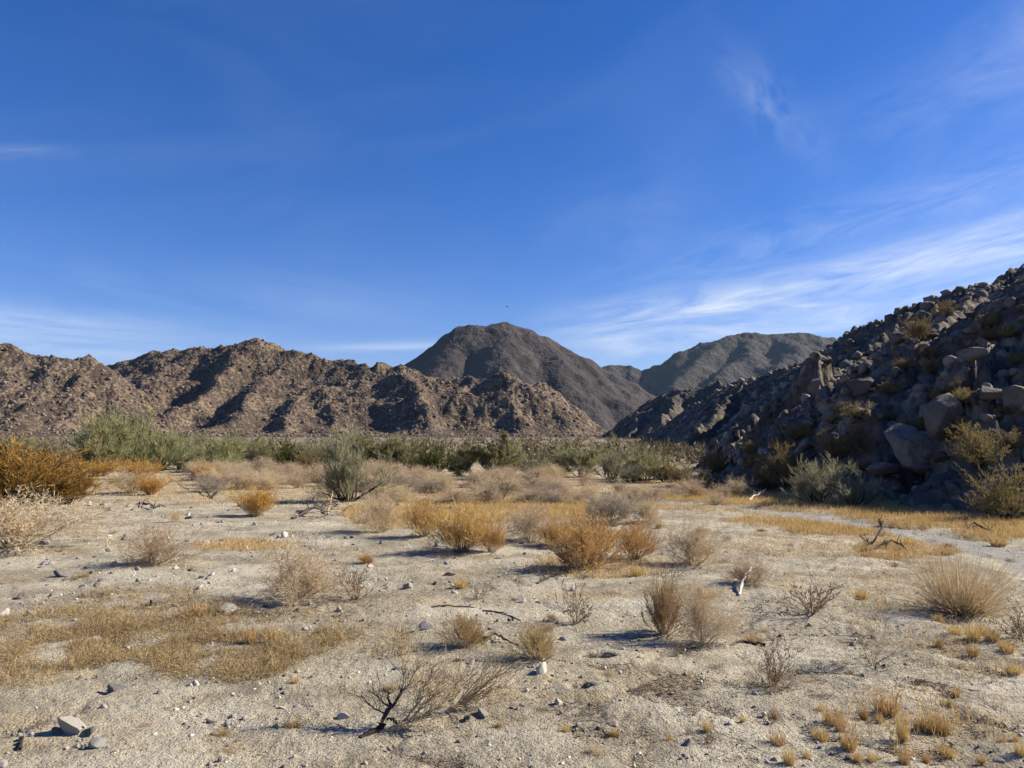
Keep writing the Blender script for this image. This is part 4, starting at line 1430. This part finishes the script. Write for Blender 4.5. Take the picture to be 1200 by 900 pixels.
while n < 286:
    px = R.uniform(800, 1230)
    base = 545 - (px - 800) * 0.58
    py = R.uniform(max(300, base - 8), 606 if px > 1000 else 580)
    p = P(px, py)
    if float(near_h(p.x, p.y)) < float(ground_z(p.x, p.y)) - 0.05 or p.y > 46:
        continue
    if 955 < px < 1030 and py > 575:
        continue
    w = 7 + 20 * R.random() ** 2.6 * (0.55 + 0.45 * (px > 960))
    boulder(px, py, w, w * R.uniform(0.6, 1.05), None, None, R.uniform(0.7, 1.1), None, (R.uniform(-0.6, 0.6), R.uniform(-0.6, 0.6)), 0.50)
    n += 1
n = 5000
bx, by = rng.uniform(4, 36, n), rng.uniform(5, 46, n)
h, g = near_h(bx, by), ground_z(bx, by)
ok = (h > g - 0.03) & (h < 11)
bx, by, h = bx[ok], by[ok], h[ok]
sz = 0.05 + 0.17 * rng.random(len(bx)) ** 2.2
scatter_rocks('rubble', np.stack([bx, by, h + 0.02], -1), sz, M['rubble'], 2, 'shaded rubble between the boulders of the rocky slope')


def hill_rocks(hill, n, lo, hi, mat, label, seed):
    A_, R_, X_, Y_, D_, o = hill
    rg = np.random.default_rng(seed)
    ok = np.argwhere(D_ > 0.3)
    pick = ok[rg.integers(0, len(ok), n)]
    x, y = X_[pick[:, 0], pick[:, 1]], Y_[pick[:, 0], pick[:, 1]]
    z = D_[pick[:, 0], pick[:, 1]] + ground_z(x, y)
    s = lo + (hi - lo) * rg.random(n) ** 3
    scatter_rocks('hill_rubble', np.stack([x, y, z + 0.1 * s], -1), s, mat, 1, label, seed=seed)


hill_rocks(hillB, 5000, 0.3, 1.5, M['hill_rubble'], 'rocks strewn over the long brown hill', 21)
hill_rocks(hillA, 2600, 0.3, 1.5, M['hill_rubble'], 'rocks strewn over the brown hill at the left', 22)
hill_rocks(hillF, 3500, 0.15, 0.8, M['rubble'], 'rocks strewn over the dark shaded ridge', 23)

# ---------------------------------------------------------------- grass, straw and litter
def blades(name, x, y, length, width, mat, label, spread=0.5, segs=1, seed=3, sag=0.0, mean=0.0):
    rg = np.random.default_rng(seed)
    n = len(x)
    a = rg.uniform(0, 2 * math.pi, n)
    tilt = np.abs(rg.normal(mean, spread, n))
    d = np.stack([np.sin(tilt) * np.cos(a), np.sin(tilt) * np.sin(a), np.cos(tilt)], -1)
    p = np.stack([x, y, ground_z(x, y) - 0.003], -1)
    parts = []
    for i in range(segs):
        dd = d + rg.normal(0, 0.25 if segs > 1 else 0.0, d.shape) - np.array([0, 0, sag * i])
        q = p + dd * (length / segs)[:, None]
        q[:, 2] = np.maximum(q[:, 2], ground_z(q[:, 0], q[:, 1]) + 0.003)
        w0, w1 = width * (1 - 0.8 * i / segs), width * (1 - 0.8 * (i + 1) / segs)
        parts.append(ribbons(p, q, w0[:, None], w1[:, None], rg))
        p = q
    V, Fc = join(parts)
    return link(name, mesh_np(name, V, Fc, [mat]), None, label, None, None, 'stuff')


def area_points(areas, n, seed, thr, jit=0.3):
    rg = np.random.default_rng(seed)
    X_, Y_ = [], []
    tot = 0
    wgt = np.array([a[2] * a[3] * a[4] for a in areas])
    while tot < n:
        k = rg.choice(len(areas), 4000, p=wgt / wgt.sum())
        ar = np.array(areas)[k]
        t, r = rg.uniform(0, 2 * math.pi, 4000), np.sqrt(rg.random(4000)) * 1.1
        px, py = ar[:, 0] + ar[:, 2] * r * np.cos(t), ar[:, 1] + ar[:, 3] * r * np.sin(t)
        dz = (CY - py) * CT + F_PX * ST
        yy = F_PX * CT - (CY - py) * ST
        tt = CAM_H / -dz
        x, y = (px - CX) * tt, yy * tt
        ok = (fbm(x * 2.4, y * 2.4, 4, 45 + seed) > thr) & (py > 553) & (near_h(x, y) < ground_z(x, y) + 0.02) & (poly_dist(x, y, TRACK) > 0.45)
        X_.append(x[ok])
        Y_.append(y[ok])
        tot += int(ok.sum())
    return np.concatenate(X_)[:n], np.concatenate(Y_)[:n]


sx_, sy_ = area_points(STRAW_AREAS, 80000, 61, -0.22)
r_ = np.hypot(sx_, sy_)
rg = np.random.default_rng(62)
blades('straw', sx_, sy_, rg.uniform(0.03, 0.11, len(sx_)), 0.0022 + 0.00012 * r_, M['straw'], 'low golden straw covering the ground', 0.75, 1, 63)
tx_, ty_ = area_points([(1000, 590, 230, 13, 1), (1120, 606, 130, 13, 1), (890, 582, 110, 9, 1), (1000, 622, 80, 6, 0.8), (930, 611, 75, 5, 0.8), (560, 603, 150, 9, 1.0), (620, 590, 120, 8, 0.7), (470, 612, 60, 7, 0.6), (690, 628, 60, 6, 0.4),
                         (1180, 625, 60, 8, 1)], 46000, 64, -0.40)
blades('straw', tx_, ty_, rg.uniform(0.05, 0.15, len(tx_)), np.full(len(tx_), 0.0050), M['straw'], 'thick golden straw along the track below the rocky slope', 0.75, 1, 65)
mx_, my_ = area_points(MAT_AREAS, 34000, 71, -0.12)
blades('dry_grass_mat', mx_, my_, rg.uniform(0.06, 0.19, len(mx_)) * (0.45 + 0.9 * sstep(-0.3, 0.4, fbm(mx_ * 1.6, my_ * 1.6, 3, 99))), np.full(len(mx_), 0.0015), M['mat_grass'], 'dull dry grass mat spread over the dirt at the left', 0.45, 3, 73, 0.25, 0.9)
lx_, ly_ = area_points(LITTER_AREAS, 20000, 81, -0.05)
blades('plant_litter', lx_, ly_, rg.uniform(0.02, 0.10, len(lx_)), np.full(len(lx_), 0.0020), M['litter'], 'dark dead stems and litter lying on the dirt', 0.18, 1, 83, 0.0, 1.5)
n = 12000
az = rng.uniform(-0.66, 0.66, n)
rr = 3.0 * np.exp(rng.random(n) * math.log(20 / 3.0))
blades('plant_litter', rr * np.sin(az), rr * np.cos(az), rg.uniform(0.015, 0.07, n), np.full(n, 0.0018), M['litter'], 'loose bits of dead stem scattered thinly over the dirt', 0.18, 1, 84, 0.0, 1.5)


def tuft_mesh(seed):
    rg = np.random.default_rng(seed)
    n = 170
    a, r = rg.uniform(0, 2 * math.pi, n), 0.22 * np.sqrt(rg.random(n))
    p = np.stack([r * np.cos(a), r * np.sin(a), 0 * a], -1)
    tilt = np.abs(rg.normal(0, 0.28, n))
    b = a + rg.normal(0, 0.6, n)
    d = np.stack([np.sin(tilt) * np.cos(b), np.sin(tilt) * np.sin(b), np.cos(tilt)], -1)
    L = rg.uniform(0.4, 1.05, (n, 1))
    segs = []
    for i in range(2):
        q = p + (d + rg.normal(0, 0.08, (n, 3))) * L / 2
        w = 0.014 * (1 - 0.45 * i)
        segs.append(ribbons(p, q, np.full((n, 1), w), np.full((n, 1), w * 0.5), rg))
        p = q
    return mesh_np('grass_tuft', *join(segs), [M['straw']])


TUFTS = [tuft_mesh(k) for k in range(4)]
T_LIST = [(1040, 838, 32, 30), (1058, 870, 16, 36), (1012, 843, 12, 18), (1090, 858, 26, 28), (1075, 856, 10, 18), (995, 880, 22, 24), (976, 850, 28, 22), (985, 858, 14, 20),
          (829, 858, 12, 16), (908, 842, 8, 13), (912, 872, 22, 14), (962, 868, 20, 18), (1105, 860, 20, 24), (1140, 752, 20, 20), (1163, 752, 20, 18), (1140, 770, 16, 18),
          (1120, 815, 10, 10), (1175, 874, 10, 14), (1190, 870, 8, 12), (1196, 888, 14, 22), (1060, 896, 14, 22), (925, 897, 16, 22), (1030, 848, 10, 14), (962, 835, 12, 12),
          (880, 753, 10, 12), (1005, 893, 14, 14), (1120, 745, 18, 14), (1180, 765, 20, 18), (1188, 790, 20, 16), (1150, 745, 16, 16), (1110, 885, 20, 12), (1022, 893, 12, 12),
          (785, 868, 8, 10), (663, 858, 10, 10), (720, 862, 12, 10), (1100, 730, 14, 12), (830, 700, 20, 10), (690, 668, 18, 12), (745, 676, 20, 14), (1010, 700, 18, 10),
          (870, 845, 8, 8), (945, 890, 10, 12), (1085, 893, 10, 12), (1150, 893, 12, 10), (345, 800, 12, 8), (343, 852, 22, 9), (540, 690, 20, 14), (1060, 640, 24, 12),
          (1110, 650, 20, 10), (1170, 640, 24, 12), (320, 755, 18, 24), (293, 755, 16, 22), (230, 722, 30, 18)]
T_LBL = {0: 'widest golden grass tuft in the right foreground', 1: 'tallest narrow golden grass tuft in the right foreground', 3: 'golden grass tuft right of the tallest narrow one',
         8: 'small golden tuft alone left of the pale three sided stone'}
for i, (px, py, w, h) in enumerate(T_LIST):
    p = P(px, py)
    s = p.y / F_PX
    o = link('grass_tuft', TUFTS[i % 4], None, T_LBL.get(i, 'small golden dry grass tuft standing on the bare ground'), 'grass tuft', None if i in T_LBL else 'golden dry grass tufts')
    o.location = p - Vector((0, 0, 0.005))
    o.scale = (w * s / 0.75, w * s / 0.75, h * s)
    o.rotation_euler.z = R.uniform(0, 6.28)

# --- brush of the valley floor between the green row and the hills
n = 2600
az = rng.uniform(-0.62, 0.42, n)
rr = 48 * np.exp(rng.random(n) * math.log(400 / 48))
x, y = rr * np.sin(az), rr * np.cos(az)
ok = ridge_h(x, y, NEAR_R + R2_R) < ground_z(x, y)
x, y = x[ok], y[ok]
k = 19
xx = np.repeat(x, k)
yy = np.repeat(y, k)
hh = np.repeat(rng.uniform(0.4, 1.3, len(x)), k)
o_ = rng.normal(0, 0.42, (len(xx), 3)) * hh[:, None]
o_[:, 2] = np.abs(o_[:, 2]) * 0.8
p0 = np.stack([xx, yy, ground_z(xx, yy)], -1) + o_
p1 = p0 + rng.normal(0, 0.2, p0.shape) * hh[:, None] + np.array([0, 0, 0.18]) * hh[:, None]
V, Fc = ribbons(p0, p1, 0.085 * hh[:, None], 0.03 * hh[:, None], rng)
link('valley_scrub', mesh_np('valley_scrub', V, Fc, [M['scrub']]), None, 'low brown scrub on the valley floor before the hills', None, None, 'stuff')

# ---------------------------------------------------------------- dead wood on the ground
def limb(points, r0, r1, sub=3, jit=0.006, seed=0):
    """a knotty bent stick through points"""
    rg = np.random.default_rng(seed)
    pts = [np.array(p, float) for p in points]
    fine = [pts[0]]
    for a, b in zip(pts[:-1], pts[1:]):
        for i in range(1, sub + 1):
            q = a + (b - a) * i / sub
            fine.append(q + (rg.normal(0, jit, 3) if i < sub else 0))
    n = len(fine) - 1
    S = []
    for i in range(n):
        S.append((*fine[i], *fine[i + 1], r0 + (r1 - r0) * i / n, r0 + (r1 - r0) * (i + 1) / n, 0))
    # one continuous tube
    sides = 7
    V = []
    for i, p in enumerate(fine):
        d = unit((fine[min(i + 1, n)] - fine[max(i - 1, 0)]))
        u = unit(np.cross(d, [0.1, 0.2, 1.0]))
        w = np.cross(d, u)
        r = (r0 + (r1 - r0) * i / n) * (1 + 0.18 * rg.normal())
        for k in range(sides):
            a = 2 * math.pi * k / sides
            V.append(p + (u * math.cos(a) + w * math.sin(a)) * r * (1 + 0.12 * rg.normal()))
    Fc = []
    for i in range(n):
        for k in range(sides):
            Fc.append((i * sides + k, i * sides + (k + 1) % sides, (i + 1) * sides + (k + 1) % sides, (i + 1) * sides + k))
    V += [fine[0], fine[-1]]
    c0, c1 = len(V) - 2, len(V) - 1
    for k in range(sides):
        Fc.append((k, (k + 1) % sides, c0, c0))
        Fc.append((n * sides + (k + 1) % sides, n * sides + k, c1, c1))
    V = np.array(V)
    Fc = np.array(Fc)
    return V, Fc, np.array(S)


def no_degenerate(V, Fc):
    me_f = [tuple(dict.fromkeys(f)) for f in Fc.tolist()]
    return V.tolist(), me_f


def limb_mesh(name, V, Fc, mat):
    me = bpy.data.meshes.new(name)
    v, f = no_degenerate(V, Fc)
    me.from_pydata(v, [], f)
    me.materials.append(mat)
    me.polygons.foreach_set('use_smooth', np.ones(len(f), bool))
    me.update()
    return me


def on_px(px, py, up=0.0, dy=0.0):
    """a point over the ground: the ground point seen at a pixel, raised; dy moves it away from the viewer"""
    p = P(px, py)
    return (p.x, p.y + dy, p.z + up)


# the fallen dead branch in the foreground
Q = P(446, 858)
SC = Q.y / F_PX


def loc(px, py, back=0.0):
    """a point of the branch: offset in the upright plane through its foot, leaning back"""
    return np.array([(px - 446) * SC, (858 - py) * SC * 0.35 + back, (858 - py) * SC * 0.93 + 0.012])


fallen = link('fallen_branch', None, None, 'fallen dead branch with charred black butt and tan twigs in the foreground', 'branch')
fallen.location = Q
butt = limb([loc(428, 877) * [1, 1, 0] + [0, -0.085, 0.012], loc(436, 868) * [1, 1, 0] + [0, -0.045, 0.016], loc(445, 859), loc(447, 851)], 0.016, 0.024, 3, 0.003, 1)
link('butt', limb_mesh('butt', butt[0], butt[1], M['char']), fallen)
LIMBS = [([(446, 860), (458, 857), (472, 850), (488, 846), (503, 843)], 0.016, 0.006, 'wood'),
         ([(446, 852), (452, 838), (458, 832), (466, 820), (470, 814)], 0.013, 0.007, 'bark'),
         ([(469, 814), (469, 800), (466, 780), (464, 765), (463, 752)], 0.005, 0.002, 'wood'),
         ([(470, 851), (482, 836), (488, 822), (495, 810), (503, 796)], 0.008, 0.003, 'wood'),
         ([(456, 834), (448, 828), (440, 823), (428, 818)], 0.006, 0.002, 'bark'),
         ([(450, 842), (440, 836), (430, 832), (420, 824)], 0.005, 0.002, 'bark'),
         ([(464, 822), (474, 812), (480, 800), (488, 788)], 0.005, 0.002, 'wood'),
         ([(486, 846), (500, 838), (516, 830), (526, 818)], 0.006, 0.002, 'wood'),
         ([(455, 833), (452, 824), (451, 818)], 0.008, 0.004, 'char'),
         ([(480, 848), (492, 832), (506, 820), (512, 806)], 0.005, 0.002, 'wood'),
         ([(452, 848), (460, 846), (464, 851)], 0.009, 0.006, 'bark')]
lrng = np.random.default_rng(5)
twS = {'wood': [], 'bark': [], 'char': []}
for i, (pts, r0, r1, mk) in enumerate(LIMBS):
    pp = [loc(*q, back=lrng.normal(0, 0.015)) for q in pts]
    V, Fc, S = limb(pp, r0, r1, 3, 0.004, 10 + i)
    link('limb', limb_mesh('limb', V, Fc, M[mk]), fallen)
    stems = []
    for s in S[len(S) // 4:]:
        for _ in range(4 if mk == 'wood' else 1):
            d = unit(np.array(s[3:6]) - np.array(s[0:3])) + lrng.normal(0, 0.55, 3) + [0, 0, 0.2]
            stems.append((s[0:3], d, lrng.uniform(0.05, 0.19) * (1 if mk == 'wood' else 0.6), 0.0022))
    twS[mk].append(grow(lrng, stems, [(4, 0.6, 0.6, 0.6, 0), (3, 0, 0, 0, 0)], 0.02, 0.2))
for mk in ('wood', 'bark'):
    S = np.concatenate(twS[mk] + (twS['char'] if mk == 'bark' else []))
    S[:, 6:8] = np.maximum(S[:, 6:8], 0.0012)
    link('twigs', mesh_np('twigs', *tubes(S), [M[mk]]), fallen, kind='stuff')

# the second dead shrub, bent over to the right
Q2 = P(526, 836)
shrub = link('bent_dead_shrub', None, None, 'dead shrub bent over to the right behind the fallen branch', 'shrub')
shrub.location = Q2
S2 = Q2.y / F_PX
stems = []
for i in range(12):
    tx, ty = lrng.uniform(25, 68), lrng.uniform(18, 48)
    stems.append(((0, 0, 0.005), (tx * 1.0, lrng.uniform(-4, 26), ty * 0.85), math.hypot(tx, ty) * S2 * lrng.uniform(0.8, 1.1), 0.0060))
for i in range(5):
    stems.append(((0, 0, 0.005), (lrng.uniform(5, 30), lrng.uniform(0, 20), lrng.uniform(40, 60)), 0.22, 0.0035))
S = grow(lrng, stems, [(6, 0.9, 0.45, 0.35, 1), (4, 0.8, 0.6, 0.45, 0), (3, 0, 0, 0, 0)], 0.0, 0.09)
S[:, 6:8] = np.maximum(S[:, 6:8], 0.0014)
link('stem', mesh_np('stem', *tubes(S[S[:, 8] < 1], 5), [M['tan_stem']]), shrub)
link('twigs', mesh_np('twigs', *tubes(S[S[:, 8] >= 1]), [M['ball']]), shrub, kind='stuff')


def stick(pts, r0, r1, mk, label, side=0, seed=0, group=None, name='stick'):
    """pts: (px, py, height above ground in m)"""
    pp = [np.array(on_px(px, py)) + [0, 0, r0 * 0.8 + up] for px, py, up in pts]
    base = pp[0].copy()
    V, Fc, S = limb([p - base for p in pp], r0, r1, 4, r0 * 0.5, 200 + seed)
    root = link(name, limb_mesh(name, V, Fc, M[mk]), None, label, 'stick' if name == 'stick' else 'branch', group)
    root.location = base
    if side:
        rg = np.random.default_rng(seed)
        stems = [(S[rg.integers(0, len(S))][3:6], rg.normal(0, 1, 3) + [0, 0, 0.8], rg.uniform(0.4, 1.0) * side, r0 * 0.45) for _ in range(9)]
        G = grow(rg, stems, [(5, 0.6, 0.5, 0.6, 1), (4, 0, 0, 0, 0)], 0.03, 0.2)
        link('twigs', mesh_np('twigs', *tubes(G, 4), [M[mk]]), root, kind='stuff')
    return root


stick([(563, 749, 0.0), (572, 752, 0.03), (580, 749, 0.035), (590, 753, 0.02), (608, 757, 0.0)], 0.011, 0.008, 'bark', 'dark curved stick lying between the two tawny ball bushes')
stick([(866, 698, 0.0), (870, 690, 0.06), (876, 684, 0.11), (882, 680, 0.12)], 0.014, 0.008, 'bleached', 'bleached curved stick standing out in front of a small tan bush')
stick([(863, 754, 0.0), (880, 755, 0.01), (897, 757, 0.0)], 0.013, 0.010, 'char', 'short black stick lying flat right of the thin tan bush pair')
stick([(630, 685, 0.0), (645, 678, 0.02), (658, 674, 0.03), (672, 672, 0.0)], 0.014, 0.007, 'bark', 'dark forked stick below the largest golden bush', 0.10, 3)
stick([(505, 712, 0.0), (525, 711, 0.01), (556, 713, 0.0)], 0.009, 0.006, 'bark', 'long thin dark stick on bare ground above the left ball bush')
stick([(566, 716, 0.0), (590, 720, 0.01), (610, 728, 0.0)], 0.008, 0.005, 'bark', 'thin stick lying left of the small upright dead plant')
stick([(246, 583, 0.0), (236, 575, 0.12), (228, 568, 0.30), (217, 560, 0.42)], 0.028, 0.010, 'bark', 'dark dead branch curving up to the left behind the gravel', 0.25, 5, name='dead_branch')
stick([(248, 585, 0.0), (258, 579, 0.10), (270, 572, 0.26), (279, 567, 0.36)], 0.026, 0.010, 'bark', 'dark dead branch rising to the right beside the one curving left', 0.25, 6, name='dead_branch')
stick([(164, 590, 0.0), (172, 595, 0.06), (180, 597, 0.04), (192, 594, 0.0)], 0.032, 0.012, 'bark', 'low dark fallen branch lying on the gravel right of the rusty bush', 0.22, 7, name='dead_branch')
stick([(342, 609, 0.0), (362, 604, 0.10), (380, 600, 0.12), (396, 596, 0.06)], 0.035, 0.014, 'bark', 'dark fallen branch at the bottom of the dead wood heap left of centre', 0.35, 8, name='dead_branch')
stick([(348, 600, 0.0), (366, 604, 0.14), (385, 606, 0.10), (402, 603, 0.05)], 0.026, 0.010, 'tan_stem', 'tan fallen branch across the dead wood heap left of centre', 0.35, 9, name='dead_branch')
stick([(384, 604, 0.0), (388, 594, 0.20), (392, 586, 0.36), (397, 581, 0.45)], 0.020, 0.008, 'wood', 'pale branch standing up out of the dead wood heap', 0.25, 10, name='dead_branch')
stick([(1012, 641, 0.0), (1026, 640, 0.08), (1034, 634, 0.18), (1030, 628, 0.24)], 0.022, 0.009, 'char', 'black crooked branch of the dead wood on straw near the track', 0.18, 11, name='dead_branch')
stick([(1020, 646, 0.0), (1045, 642, 0.10), (1064, 646, 0.0)], 0.018, 0.008, 'bark', 'brown branch lying flat in the dead wood near the track', 0.18, 12, name='dead_branch')
stick([(1128, 626, 0.0), (1142, 620, 0.10), (1156, 625, 0.05), (1168, 624, 0.0)], 0.022, 0.010, 'bark', 'dark branch lying on the straw beyond the track at right', 0.2, 13, name='dead_branch')
stick([(878, 587, 0.0), (884, 585, 0.08), (894, 583, 0.1)], 0.03, 0.012, 'bleached', 'small bleached branch on straw at the slope foot, left of the pale green shrub', 0.2, 14, name='dead_branch')
stick([(976, 515, 0.1), (990, 518, 0.15), (1004, 514, 0.2), (1020, 508, 0.2)], 0.03, 0.012, 'bleached', 'bleached fallen branch lying across the rocks of the shaded slope', 0.35, 15, name='dead_branch')
stick([(22, 880, 0.0), (25, 872, 0.01), (26, 866, 0.0)], 0.010, 0.008, 'char', 'short black stick upright in the picture near the bottom left corner')

# --- the thin desert air
hz_m = bpy.data.materials.new('thin_haze')
hz_m.use_nodes = True
hz_m.node_tree.nodes.clear()
ht = NT(hz_m.node_tree)
pv = ht.n('ShaderNodeVolumePrincipled')
pv.inputs['Color'].default_value = (0.50, 0.74, 1.0, 1)
pv.inputs['Density'].default_value = 0.000026
pv.inputs['Anisotropy'].default_value = 0.0
ho = ht.n('ShaderNodeOutputMaterial')
ht.l.new(pv.outputs[0], ho.inputs['Volume'])
x0, x1, y0, y1, z0, z1 = -9100, 9100, -9100, 9100, -3.0, 520.0
HV = np.array([(x, y, z) for x in (x0, x1) for y in (y0, y1) for z in (z0, z1)], float)
HF = np.array([(0, 1, 3, 2), (4, 6, 7, 5), (0, 4, 5, 1), (2, 3, 7, 6), (0, 2, 6, 4), (1, 5, 7, 3)])
link('haze', mesh_np('haze', HV, HF, [hz_m]), None, 'thin air that fades the far mountains', None, None, 'stuff')

# --- the bird, a speck over the dome
bird = link('bird', None, None, 'tiny dark bird flying in the blue sky above the dark dome', 'bird')
bp = at(594, 359.5, 170)
bird.location = bp


def lathe(prof, sides=8):
    V, Fc = [], []
    for i, (x, r) in enumerate(prof):
        for k in range(sides):
            a = 2 * math.pi * k / sides
            V.append((x, r * math.cos(a), r * 0.85 * math.sin(a)))
    for i in range(len(prof) - 1):
        for k in range(sides):
            Fc.append((i * sides + k, i * sides + (k + 1) % sides, (i + 1) * sides + (k + 1) % sides, (i + 1) * sides + k))
    return np.array(V, float), np.array(Fc)


link('body', mesh_np('body', *lathe([(-0.30, 0.01), (-0.22, 0.04), (-0.05, 0.075), (0.08, 0.07), (0.16, 0.045), (0.20, 0.045), (0.24, 0.025), (0.29, 0.005)]), [M['char']], True), bird)
for s in (-1, 1):
    W = np.array([(0.10, 0.05 * s, 0.03), (-0.10, 0.05 * s, 0.02), (-0.06, 0.32 * s, 0.14), (0.13, 0.30 * s, 0.15), (-0.04, 0.62 * s, 0.12), (0.04, 0.64 * s, 0.12),
                  (0.10, 0.05 * s, 0.045), (-0.10, 0.05 * s, 0.03), (-0.06, 0.32 * s, 0.15), (0.13, 0.30 * s, 0.165), (-0.04, 0.62 * s, 0.125), (0.04, 0.64 * s, 0.13)], float)
    link('wing', mesh_np('wing', W, np.array([(0, 1, 2, 3), (3, 2, 4, 5), (6, 9, 8, 7), (9, 11, 10, 8), (0, 3, 9, 6), (3, 5, 11, 9), (1, 7, 8, 2), (2, 8, 10, 4)]), [M['char']]), bird)
bird.rotation_euler.z = 0.5
